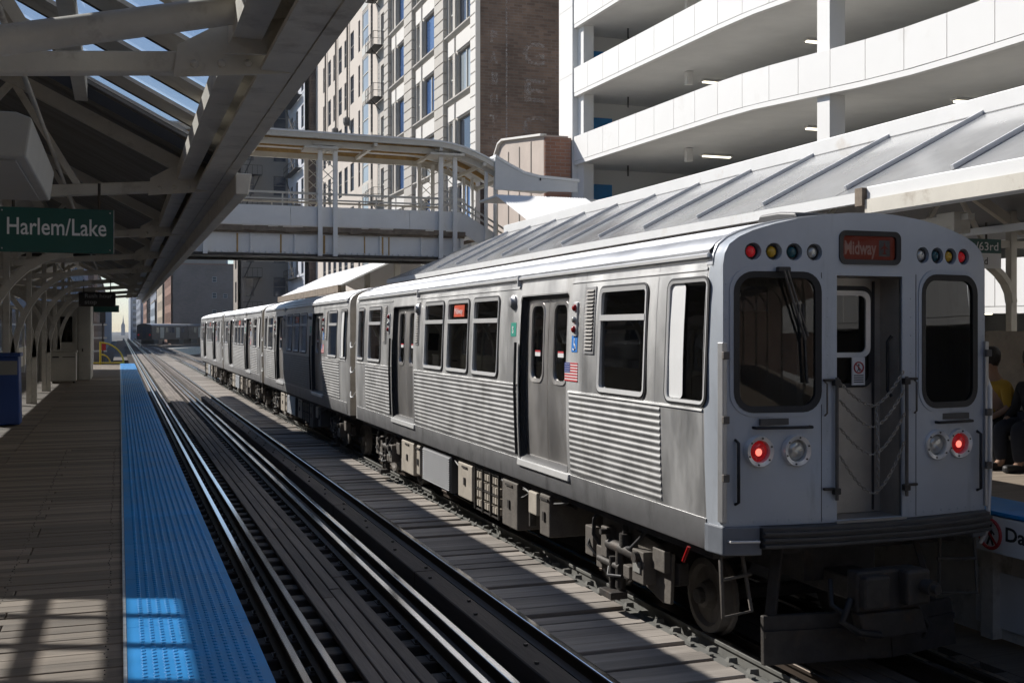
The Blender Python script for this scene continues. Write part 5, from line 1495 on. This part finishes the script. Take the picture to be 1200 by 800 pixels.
# fire escape between the two
fe = thing("fire_escape","dark iron fire escape between the ornate and the pale building","fire escape",(17.4,80.2,0))
for k in range(-1,7):
    z = 8.2+3.75*k
    MB().box(17.25,17.95,78.6,81.4,z,z+.05).build("landing", IRON, fe)
    rl = MB()
    for zz in (z+.5,z+1.0): rl.beam((17.25,78.6,zz),(17.25,81.4,zz),.03,.03)
    for j in range(6): rl.beam((17.25,78.6+j*.56,z),(17.25,78.6+j*.56,z+1.0),.03,.03)
    for zz in (z+.5,z+1.0): rl.beam((17.25,78.6,zz),(17.95,78.6,zz),.03,.03)
    rl.build("railing", IRON, fe)
    ld = MB()
    for yy_ in (80.6,81.0): ld.beam((17.6,yy_,z),(17.6,yy_,z+3.75),.04,.04)
    for j in range(11): ld.beam((17.6,80.6,z+.3+j*.32),(17.6,81.0,z+.3+j*.32),.03,.03)
    ld.build("ladder", IRON, fe)
    MB().beam((17.98,79.8,z-.7),(17.3,79.8,z),.05,.05).build("bracket", IRON, fe)

# ------------------------------------------------------------------ buildings further down the street
def simple_building(label, X0, X1, Ya, Yb, z1, m_x, m_y, gx_=None, gy_=None, glass=None, sash=None, coping=None, cat="building", rec=.10, name="street_building"):
    t = thing(name, label, cat, ((X0+X1)/2,(Ya+Yb)/2,-6.2))
    facade(t, fx(X0), Ya, Yb, -6.2, z1, gx_ or [], m_x, .35)
    facade(t, fy(Ya), X0, X1, -6.2, z1, gy_ or [], m_y, .35)
    bx("building_core", MATS["dark_interior"], (X0+.4,X1-.01,Ya+.4,Yb-.01,-6.2,z1-.3), t)
    bx("roof", ROOF_D, (X0+.01,X1,Ya+.01,Yb,z1-.29,z1-.02), t)
    for w in (gx_ or []): add_window(t, fx(X0), *w, rec, glass, sash)
    for w in (gy_ or []): add_window(t, fy(Ya), *w, rec, glass, sash)
    cp = MB().box(X0-.12,X1,Ya-.12,Ya+.2,z1,z1+.25).box(X0-.12,X0+.2,Ya+.21,Yb,z1,z1+.25)
    tag(cp.build("coping", coping or STONE, t), kind="stuff")
    return t
sb = simple_building("narrow light building carrying blue-lit fire escapes, beyond the pale one",17.0,30,108.2,119.8,44,mat("white_brick",(0.55,0.57,0.62),.8,var=.1,scale=.5),BRICK_D,
    grid(109.2,3,3.6,1.5,1.0,11,3.6,2.2),[],BGLASS,SASH)
f2 = thing("fire_escape","fire escape on the narrow light building down the street","fire escape",(16.4,114,0))
for k in range(0,12):
    z = .6+3.6*k
    MB().box(16.3,16.95,110,118,z,z+.06).build("landing", IRON, f2)
    rl = MB().beam((16.3,110,z+1),(16.3,118,z+1),.05,.05).beam((16.3,110,z+.5),(16.3,118,z+.5),.05,.05)
    for j in range(9): rl.beam((16.3,110+j,z),(16.3,110+j,z+1),.05,.05)
    rl.build("railing", IRON, f2); MB().beam((16.3,111,z),(16.3,117,z+3.6),.06,.18).build("stair", IRON, f2)
simple_building("tall tan building end wall in shade with a column of dark windows",11.8,17.2,120.2,125,46,BRICK_TAN,mat("shaded_tan",(0.30,0.27,0.235),.85,var=.1,scale=.3),
    grid(121.6,1,3.6,1.6,2,11,3.6,2.2),[w for w in grid(15.5,1,2,1.35,-1,12,3.6,2.1)]+[w for w in grid(12.6,1,2,0.9,-1,12,3.6,2.1)],BGLASS,SASH)
f3 = thing("fire_escape","dark fire escape on the shaded tan end wall","fire escape",(13.2,119.6,0))
for k in range(0,11):
    z = 1+3.6*k
    MB().box(12.2,14.2,119.2,120.15,z,z+.06).build("landing", IRON, f3)
    rl = MB().beam((12.2,119.2,z+1),(14.2,119.2,z+1),.05,.05)
    for j in range(5): rl.beam((12.2+j*.5,119.2,z),(12.2+j*.5,119.2,z+1),.04,.04)
    rl.build("railing", IRON, f3); MB().beam((12.4,119.6,z),(14.0,119.6,z+3.6),.08,.12).build("stair", IRON, f3)
simple_building("broad brown brick building with a blank side wall and red street front",9.0,26,215,246,14.8,BRICK_R,BRICK_B,
    grid(217,7,4,1.8,0.5,4,3.5,2.0),[(16.4,17.2,8.6,9.6),(18.4,19.2,8.6,9.4),(16.4,17.2,5.4,6.4),(18.3,19.1,5.6,6.4),(16.4,17.2,11.6,12.6)],BGLASS,SASH_W,BRICK_R)
simple_building("beige building just beyond the brown brick one",8.7,22,250,286,22,mat("far_beige",(0.52,0.45,0.36),.85,var=.08),BRICK_TAN,grid(252,7,4.6,1.8,0,6,3.5,2),[],BGLASS,SASH)
simple_building("low blue and white street front beyond the beige building",8.3,20,291,330,9.8,mat("far_bluewhite",(0.42,0.50,0.60),.7,var=.1),SLATE_BLUE,grid(293,8,4.6,2.4,0,3,3.1,2),grid(9.0,4,2.6,1.5,0,3,3.1,2),BGLASS,SASH_W)
simple_building("dark blue-grey tall block down the street",10.0,30,335,400,24,SLATE_BLUE,SLATE_BLUE,grid(337,10,6,3,0,7,3.3,1.8),grid(11,5,3.5,2,0,7,3.3,1.8),BGLASS,SASH_W)
simple_building("red-brown block with white bands, far down the street",9.0,24,410,470,17,BRICK_R,BRICK_B,grid(412,8,7,3,0,5,3.3,1.8),grid(9.6,4,3.4,2,0,5,3.3,1.8),BGLASS,SASH_W)
simple_building("pale grey block near the vanishing point",9.5,40,560,700,22,SLATE_BLUE,SLATE_BLUE,grid(565,12,11,5,0,5,4,2.2),grid(11,6,4.5,2.5,0,5,4,2.2),BGLASS,SASH_W)
simple_building("palest far tower block at the end of the street",8.0,40,900,1100,30,SLATE_BLUE,SLATE_BLUE,[],grid(9.5,6,5,3,0,6,4.5,2.5),BGLASS,SASH_W)
sp2 = thing("spire_tower","thin pointed tower at the very end of the street","tower",(5.5,1800,-6.2))
MB().prism([(2.5,-6.2),(8.0,-6.2),(8.0,10),(6.6,12),(6.2,16),(5.4,25),(4.6,16),(4.1,12),(2.5,10)],'y',1796,1804).build("tower_body", SLATE_BLUE, sp2)
# the other side of the street, left
def left_building(label, X1, X0, Ya, Yb, z1, m_, g, glass=BGLASS):
    t = thing("street_building", label, "building", ((X0+X1)/2,(Ya+Yb)/2,-6.2))
    fn = lambda a,b,o: (X1+o,a,b)
    facade(t, fn, Ya, Yb, -6.2, z1, g, m_, .35)
    bx("building_core", m_, (X0,X1-.4,Ya+.02,Yb-.02,-6.2,z1-.1), t)
    for w in g: add_window(t, fn, *w, .25, glass, SASH)
    bx("coping", STONE, (X1-.2,X1+.15,Ya,Yb,z1,z1+.3), t)
left_building("dark brick street building beyond the left platform, nearest",-13.5,-24,-25,24,13.5,BRICK_Y,grid(-23,12,3.9,1.7,-4,4,3.9,2.3))
left_building("dark brick street building behind the viewer on the left",-13.5,-24,-80,-25.3,15,BRICK_Y,grid(-78,13,3.9,1.7,-4,4,3.9,2.3))
bk = thing("street_building","unseen brick block added behind the viewer to close off sky light","building",(5,-75,-6.2))
bx("wall", BRICK_D, (-13,40,-85,-65,-6.2,30), bk)  # out of view; added to dim the sky fill on the train's front
left_building("tan street building behind the middle of the left platform",-13.5,-24,24.3,58,14.5,BRICK_TAN,grid(26,8,3.9,1.8,-4,4,3.9,2.4))
left_building("dark brick street building past the left platform's far end",-13.5,-24,58.3,112,14.0,BRICK_Y,grid(60,13,3.9,1.7,-4,4,3.9,2.3))
left_building("dark blue-grey building seen under the left canopy end",-6.0,-24,150,240,15,SLATE_BLUE,grid(153,14,6,3.0,-2,4,3.9,2.3))
left_building("brown building farther along the left side of the street",-5.0,-24,245,420,17,BRICK_Y,grid(250,14,12,5,-2,4,4.2,2.3))
left_building("distant building on the left side near the vanishing point",-5.5,-24,430,900,18,SLATE_BLUE,[])

# ------------------------------------------------------------------ distant train at the junction
dt = thing("distant_train_car","dark distant train with two red tail lamps, far down the tracks","train car",(0,0,0))
DARKEND = mat("distant_end",(0.02,0.02,0.022),.5); DSIDE = mat("distant_side",(0.10,0.07,0.055),.5,.2,var=.1)
prof = [(-1.35,.95),(-1.4,2.0),(-1.33,3.3),(-1.0,3.52),(0,3.64),(1.0,3.52),(1.33,3.3),(1.4,2.0),(1.35,.95)]
MB().prism(prof,'y',.06,14.4).build("body", DSIDE, dt); MB().prism([(a*.97,b) for a,b in prof],'y',0,.055).build("end_face", DARKEND, dt)
MB().prism([(-1.34,3.31),(-1.0,3.54),(0,3.66),(1.0,3.54),(1.34,3.31)],'y',.1,14.3).build("roof", STEEL_ROOF, dt)
for y in (1.6,5.2,6.4,7.6,11.6): bx("window", BGLASS, (-1.42,-1.35,y,y+1.0,2.1,3.05), dt); bx("window", BGLASS, (1.35,1.42,y,y+1.0,2.1,3.05), dt)
for y in (3.1,9.4): bx("door", RECESS, (-1.42,-1.35,y,y+1.4,1.2,3.05), dt); bx("door", RECESS, (1.35,1.42,y,y+1.4,1.2,3.05), dt)
bx("windshield", BGLASS, (-1.15,-.45,-.02,0,2.1,3.1), dt); bx("windshield", BGLASS, (.45,1.15,-.02,0,2.1,3.1), dt); bx("end_door", BGLASS, (-.3,.3,-.02,0,1.2,3.1), dt)
for u in (-1.0,1.0): MB().lathe((u,-.0,1.75),(0,-1,0),[(.16,0),(.15,.04),(.05,.06)],12).build("tail_lamp", LENS_RED, dt)
for y in (2.2,12.2): bx("truck", IRON, (-1.1,1.1,y-1,y+1,.15,.9), dt)
dt.location = (3.9,196,0.05); dt.rotation_euler = (0,0,R(-27))
c2 = copy_tree(dt); c2["label"] = "second car coupled behind the distant dark train, mostly hidden"; 
c2.location = (3.9+14.8*math.sin(R(27)),196+14.8*math.cos(R(27)),0.05); c2.rotation_euler = (0,0,R(-38))
for o in (dt,c2): o["group"] = "cars of the distant train"
# curved branch track and its deck under the distant train
bt = thing("railway_track","branch track curving right towards the distant train","railway track",(4,120,-.3))
cpts = [(5.78,78),(5.7,95),(5.3,112),(4.6,135),(3.9,165),(3.9,192),(6.5,203),(12,213)]
for off in (-.75,.75):
    pts = []
    for i,(a,b) in enumerate(cpts):
        p = cpts[max(0,i-1)]; q = cpts[min(len(cpts)-1,i+1)]
        d = Vector((q[0]-p[0],q[1]-p[1])).normalized(); pts.append((a+d.y*off,b-d.x*off,.012))
    mb = MB()
    for p,q in zip(pts,pts[1:]): mb.beam(p,q,.07,.10)
    mb.build("running_rail", RAILTOP, bt)
MB().prism([(4.5,78),(7.3,78),(7.3,140),(5.6,190),(14,214),(9,214),(2.4,196),(2.6,140)],'z',-.35,-.12).build("track_deck", TIE, bt)
tag(MB().box(-.6,8.2,120,330,-.62,-.43).build("junction_deck", TIE), kind="structure")
MB().prism([(5.4,186),(8.0,186),(15,208),(10,213)],'z',-1.6,-.37).build("deck_girder", CREAM_D, bt)
# signal bits beyond the platform end
sg = thing("signal_mast","signal mast with gantry beyond the left platform end","signal",(-1.3,90,-.4))
MB().tube([(-1.2,90,-.4),(-1.2,90,4.4)],.08,8).build("mast", IRON, sg); bx("signal_head", IRON, (-1.4,-1.0,89.8,90.1,3.2,4.3), sg)
for z in (1.0,2.0,3.0): bx("cross_arm", CREAM_D, (-3.0,-.9,89.95,90.05,z,z+.12), sg)
for x in (-2.6,-1.9): MB().tube([(x,90,-.4),(x,90,3.1)],.06,8).build("post", CREAM_D, sg)

# ================================================================== footbridge
fb = thing("footbridge","cream steel footbridge with lattice posts and rusty deck edge crossing over the tracks","footbridge",(4,34,1.1))
BY0, BY1 = 33.0, 35.4
bx0, bx1 = -4.5, 10.1
for y in (BY0, BY1-.12):
    g = MB().box(bx0,bx1,y+.04,y+.08,4.93,5.52).build("girder_web", BRIDGEWHITE, fb)
    bx("girder_flange", IRON, (bx0,bx1,y-.06,y+.18,4.85,4.93), fb); bx("girder_flange", RUST, (bx0,bx1,y-.05,y+.17,5.52,5.58), fb)
    for k in range(12):
        x = bx0+.4+k*1.28
        bx("stiffener", BRIDGEWHITE, (x,x+.06,y-.02,y+.04,4.93,5.52), g)
    if y == BY0:
        rv = MB()
        x = bx0+.1
        while x < bx1:
            rv.lathe((x,y-.06,4.975),(0,-1,0),[(.022,-.1),(.018,.01)],6); x += .18
        for k in range(12):
            for j in range(5): rv.lathe((bx0+.43+k*1.28,y-.02,5.0+j*.11),(0,-1,0),[(.02,0),(.012,.012)],6)
        tag(rv.build("girder_rivets", BRIDGEWHITE, g), kind="stuff")
        for x,w in ((3.2,.05),(4.45,.05),(5.72,.06),(6.95,.04),(7.5,.05),(7.7,.04),(9.3,.05)): bx("rust_streak", RUSTY, (x,x+w,y+.031,y+.0395,4.95,5.50), g)
bx("deck_slab", RUST, (bx0,bx1,BY0-.08,BY1+.08,5.585,5.66), fb)
dk = MB()
x = bx0
while x < bx1:
    w = random.uniform(.12,.5); dk.box(x,min(bx1,x+w),BY0-.10-random.uniform(0,.05),BY0-.02,5.60-random.uniform(0,.05),5.70+random.uniform(0,.05)); x += w*.97
tag(dk.build("crumbling_edge", RUST, fb), kind="stuff")
for y in (BY0-.03, BY1-.02):
    x = bx0
    for w in (3.4,3.2,2.65,3.6,1.7):
        if y < 34: MB().box(x+.006,x+w-.006,y,y+.05,5.76,6.34).build("parapet_panel", BRIDGEWHITE, fb)
        else: MB().box(x+.006,x+w-.006,y,y+.05,5.76,6.34).build("parapet_panel", BRIDGEWHITE, fb)
        x += w
    for z,h in ((6.52,.045),(6.70,.06)): MB().box(bx0,bx1,y,y+.05,z,z+h).build("hand_rail", CREAM, fb)
    for k in range(11): MB().box(bx0+.6+k*1.4,bx0+.64+k*1.4,y+.005,y+.045,6.34,6.70).build("baluster", CREAM, fb)
bx("soffit", IRON, (bx0,bx1,BY0+.15,BY1-.15,5.50,5.58), fb)
# lattice posts
for xp in (-2.2,1.8,5.54,9.25):
    for y in (BY0-.16,BY1+.06):
        p = bx("lattice_post", BRIDGEWHITE, (xp,xp+.13,y,y+.10,4.88,8.15), fb); bx("lattice_post", BRIDGEWHITE, (xp+.45,xp+.58,y,y+.10,4.88,8.15), fb)
        lt = MB(); z = 6.4
        while z < 7.9:
            lt.beam((xp+.1,y+.05,z),(xp+.5,y+.05,z+.36),.02,.035,(0,1,0)); lt.beam((xp+.5,y+.05,z),(xp+.1,y+.05,z+.36),.02,.035,(0,1,0)); z += .36
        lt.build("lattice_bars", CREAM, p)
        bx("post_cap", CREAM, (xp-.15,xp+.72,y-.04,y+.14,8.15,8.23), fb)
# roof, flat then curving down to the right
def rprof(x):
    if x < 8.9: return 8.44 - .012*(x-2)
    t = (x-8.9)
    return 8.36 - .13*t*t
xs = [bx0+k*(8.9-bx0)/8 for k in range(9)] + [8.9+.35*k for k in range(1,8)]
for nm,ya,yb,dz,th,m_ in (("roof_sheet",BY0-.45,BY1+.45,.06,.05,WHITE),):
    mb = MB(); mb.loft([[(x,ya,rprof(x)+dz),(x,yb,rprof(x)+dz),(x,yb,rprof(x)+dz+th),(x,ya,rprof(x)+dz+th)] for x in xs], closed=True); mb.build(nm, m_, fb)
for y in (BY0-.42,BY0+.55,BY0+1.45,BY1+.36):
    mb = MB(); mb.loft([[(x,y,rprof(x)-.09),(x,y+.06,rprof(x)-.09),(x,y+.06,rprof(x)+.058),(x,y,rprof(x)+.058)] for x in xs], closed=True)
    mb.build("roof_purlin", CREAM if y in (BY0-.42,) else RUSTY, fb)
for y in (BY0-.12,BY1+.08): MB().loft([[(x,y,rprof(x)-.28),(x,y+.08,rprof(x)-.28),(x,y+.08,rprof(x)-.11),(x,y,rprof(x)-.11)] for x in xs], closed=True).build("eave_beam", CREAM, fb)
for x in xs[1::2]: MB().box(x-.05,x+.05,BY0-.40,BY1+.36,rprof(x)-.20,rprof(x)-.10).build("roof_crossbeam", CREAM, fb)
for xp in (1.5,5.2,9.0):
    MB().hexa([(xp-.1,BY0-.45,8.02),(xp+.9,BY0-.45,8.02),(xp+.9,BY0+.3,7.98),(xp-.1,BY0+.3,7.98),(xp-.1,BY0-.45,8.08),(xp+.9,BY0-.45,8.08),(xp+.9,BY0+.3,8.04),(xp-.1,BY0+.3,8.04)]).build("lamp_tray", CREAM, fb)
# stair down to the far platform: stringer, rails and white enclosure
stp = thing("footbridge_stair","white boarded stair enclosure and sloping rails at the footbridge's right end","stair",(11.5,33,1.1))
for y in (BY0-.03,BY1-.02):
    MB().beam((9.95,y+.02,6.05),(12.2,y+.02,4.75),.06,.55,(0,1,0) if False else (0,0,1)).build("stringer", BRIDGEWHITE, stp)
    for dz_ in (.45,.62,.80): MB().beam((9.85,y+.02,5.96+dz_),(12.2,y+.02,4.60+dz_),.05,.05).build("hand_rail", CREAM, stp)
    for k in range(6): MB().beam((10.1+k*.36,y+.02,5.9-k*.208),(10.1+k*.36,y+.02,6.72-k*.208),.04,.04).build("baluster", CREAM, stp)
    for xp in (10.75,11.05): MB().box(xp,xp+.09,y-.08,y+.02,5.0,7.75).build("post", BRIDGEWHITE, stp)
for k in range(9): bx("tread", RUST, (10.0+k*.26,10.28+k*.26,BY0+.1,BY1-.1,5.62-k*.17,5.66-k*.17), stp)
WING = mat("wing_panel",(0.62,0.625,0.62),.5,var=.05)
pr = [(10.95,7.02),(10.95,8.02),(11.4,7.78),(11.9,7.55),(12.4,7.45),(13.7,7.38),(13.7,7.05)]
MB().prism(pr,'y',BY0-.50,BY0-.42).build("gable_panel", WING, stp); MB().prism([(12.42,7.36),(12.46,7.36),(12.46,7.50),(12.42,7.50)],'y',BY0-.53,BY0-.51).build("panel_joint", IRON, stp)
MB().prism([(10.95,8.02),(11.4,7.78),(11.9,7.55),(12.4,7.45),(13.75,7.38),(13.75,7.46),(12.4,7.53),(11.9,7.63),(11.4,7.86),(10.95,8.10)],'y',BY0-.55,BY1+.45).build("roof_sheet", WHITE, stp)
cr_ = MB(); n = 34
x0_, x1_ = 10.45, 13.35
topY, botY, topZ, botZ = 31.0, 27.2, 6.66, 4.95
bx("flat_roof", WHITE, (10.45,13.7,31.02,BY0-.43,6.60,6.66), stp)
pts_t = []; pts_b = []
for k in range(n*2+1):
    x = x0_+(x1_-x0_)*k/(2*n); d = .028 if k % 2 else 0
    pts_t.append((x,topY-d,topZ+d)); pts_b.append((x+.45,botY-d,botZ+d))
cr_.loft([pts_t,pts_b]); cr_.build("corrugated_sheet", WHITE, stp, smooth=80)
# further canopy beyond the bridge, right platform
cc = thing("platform_canopy","white sloping canopy roof seen beyond the footbridge","canopy",(9.2,45,1.1))
MB().hexa([(7.0,37.0,4.15),(9.2,37.0,5.2),(9.2,52,5.2),(7.0,52,4.15),(7.0,37.0,4.21),(9.2,37.0,5.26),(9.2,52,5.26),(7.0,52,4.21)]).build("roof_sheet", WHITE, cc)
MB().hexa([(9.2,37.0,5.2),(11.4,37.0,4.15),(11.4,52,4.15),(9.2,52,5.2),(9.2,37.0,5.26),(11.4,37.0,4.21),(11.4,52,4.21),(9.2,52,5.26)]).build("roof_sheet", WHITE, cc)
MB().box(6.9,7.02,37,52,3.95,4.20).build("eave_beam", RUST, cc)
for y in (38,43,48): bx("column", CREAM, (9.1,9.3,y,y+.2,1.1,5.15), cc)

# ================================================================== seated people on the far platform
SKIN = mat("skin",(0.36,0.22,0.15),.6,var=.05); HAIR = mat("dark_hair",(0.018,0.014,0.012),.6)
def skin_obj(name, verts, edges, radii, m_, par, root=0, sub=1):
    me = bpy.data.meshes.new(name); o3 = ORG[par.name]
    me.from_pydata([tuple(Vector(v)-o3) for v in verts], edges, [])
    me.materials.append(m_)
    o = bpy.data.objects.new(name, me); link(o); o.parent = par; ORG[o.name] = o3
    md = o.modifiers.new("skin",'SKIN'); md.use_smooth_shade = True
    for i, r in enumerate(radii):
        sv = me.skin_vertices[0].data[i]; sv.radius = (r,r) if not isinstance(r,tuple) else r; sv.use_root = (i == root)
    s_ = o.modifiers.new("sub",'SUBSURF'); s_.levels = sub; s_.render_levels = sub
    return o
def seated(label, X, Y, top, trousers, lean, sleeve_skin, hair_long):
    """sits facing -X (towards the tracks) on the bench; seat height 1.54"""
    p = thing("person", label, "person", (X,Y,1.1))
    z = 1.54
    def b(dx,dy,dz): return (X+dx, Y+dy, z+dz)
    L_ = lean
    V = [b(0,0,.10), b(-.02-L_*.3,0,.28), b(-.02-L_*.8,0,.46), b(-.04-L_,0,.56), b(-.07-L_,0,.64),       # pelvis..neck 0-4
         b(-.10-L_,0,.74), b(-.105-L_,0,.84),                                                             # head 5-6
         b(-.05-L_,.19,.50), b(-.10-L_*.7,.25,.24), b(-.32-L_*.5,.15,.12),                                     # left arm 7-9
         b(-.05-L_,-.19,.50), b(-.10-L_*.7,-.25,.24), b(-.32-L_*.5,-.15,.12),                                  # right arm 10-12
         b(-.05,.11,.07), b(-.46,.13,.06), b(-.43,.13,-.36), b(-.56,.14,-.41),                               # left leg 13-16
         b(-.05,-.11,.07), b(-.46,-.13,.06), b(-.41,-.13,-.36), b(-.54,-.14,-.41)]                           # right leg 17-20
    E = [(0,1),(1,2),(2,3),(3,4),(4,5),(5,6),(2,7),(7,8),(8,9),(2,10),(10,11),(11,12),(0,13),(13,14),(14,15),(15,16),(0,17),(17,18),(18,19),(19,20)]
    Rr = [.15,(.16,.12),(.16,.11),.08,.055,.085,.07,.065,.05,.035,.065,.05,.035,.10,.075,.055,.04,.10,.075,.055,.04]
    # fingers
    for base, sy in ((9,1),(12,-1)):
        w = Vector(V[base]); pi = len(V); V.append(tuple(w+Vector((-.07,-sy*.02,-.02)))); Rr.append((.036,.02)); E.append((base,pi))
        for j in range(4):
            q = Vector(V[pi])+Vector((-.03,sy*(-.027+.018*j),-.005)); i1 = len(V); V.append(tuple(q)); Rr.append(.009); E.append((pi,i1))
            i2 = len(V); V.append(tuple(q+Vector((-.03,0,-.022-.004*(j%2))))); Rr.append(.008); E.append((i1,i2))
        q = w+Vector((-.05,-sy*.05,.0)); i1 = len(V); V.append(tuple(q)); Rr.append(.010); E.append((base,i1))
    body = skin_obj("body", V, E, Rr, SKIN, p)
    # clothing over the body
    T = [V[0],V[1],V[2],V[3],V[7],V[8],V[10],V[11],tuple(Vector(V[8]).lerp(Vector(V[9]),.0 if sleeve_skin else .9)),tuple(Vector(V[11]).lerp(Vector(V[12]),.0 if sleeve_skin else .9))]
    T[8] = tuple(Vector(T[8])+Vector((-.02,0,-.01))); T[9] = tuple(Vector(T[9])+Vector((-.02,0,-.01)))
    skin_obj("shirt", T, [(0,1),(1,2),(2,3),(2,4),(4,5),(5,8),(2,6),(6,7),(7,9)], [.165,(.175,.135),(.175,.125),.085,.078,.062,.078,.062,.05,.05], top, p)
    Q = [V[0],V[13],V[14],V[15],V[17],V[18],V[19]]
    skin_obj("trousers", Q, [(0,1),(1,2),(2,3),(0,4),(4,5),(5,6)], [.160,.112,.088,.068,.112,.088,.068], trousers, p)
    for i in (16,20):
        c = Vector(V[i]); MB().box(c.x-.10,c.x+.17,c.y-.045,c.y+.045,1.102,1.19).build("shoe", RUBBER, p, bevel=0.03)
    h = Vector(V[5]).lerp(Vector(V[6]),.5)
    hm = MB()
    hm.lathe(h+Vector((.02,0,-.06 if not hair_long else -.14)),(0,0,1),[(.07,0),(.096,.06),(.104,.12),(.098,.17),(.07,.215),(.025,.235)] if not hair_long else [(.075,0),(.095,.10),(.106,.20),(.098,.26),(.07,.30),(.025,.32)],14)
    hm.build("hair", HAIR, p, smooth=80)
    MB().cyl(h+Vector((-.105,0,-.02)),(-1,0,-.3),.012,.02,8).build("nose", SKIN, p, smooth=80)
    return p
seated("seated person in a yellow shirt with short sleeves, dark trousers, partly hidden by the cab",9.95,10.5,mat("yellow_shirt",(0.45,0.27,0.02),.8,var=.08),mat("dark_trousers",(0.02,0.02,0.022),.85),.12,True,False)
seated("seated person in black clothes at the right edge of the photo",9.92,9.95,mat("black_jacket",(0.02,0.018,0.017),.85),mat("navy_trousers",(0.018,0.022,0.035),.85),.02,False,True)
bg = thing("shoulder_bag","dark bag standing on the far platform floor between the two people","bag",(9.6,10.2,1.1))
MB().prism([(9.42,1.1),(9.80,1.1),(9.77,1.42),(9.46,1.44)],'y',10.12,10.34).build("body", RUBBER, bg, bevel=0.03)
MB().tube([(9.5,10.23,1.42),(9.53,10.23,1.62),(9.68,10.23,1.62),(9.73,10.23,1.42)],.015,7).build("handle", RUBBER, bg, smooth=60)

# ================================================================== air
hz = MB().box(-260,300,-100,2300,-7.2,60).build("haze", ASPHALT, kind="stuff")
hm = bpy.data.materials.new("haze_air"); hm.use_nodes = True
nt = hm.node_tree; nt.nodes.clear()
ho = nt.nodes.new("ShaderNodeOutputMaterial"); hv = nt.nodes.new("ShaderNodeVolumePrincipled")
hv.inputs["Color"].default_value = (0.86,0.91,1.0,1); hv.inputs["Density"].default_value = 0.00018; hv.inputs["Anisotropy"].default_value = 0.2
nt.links.new(hv.outputs[0], ho.inputs["Volume"])
hz.data.materials.clear(); hz.data.materials.append(hm)
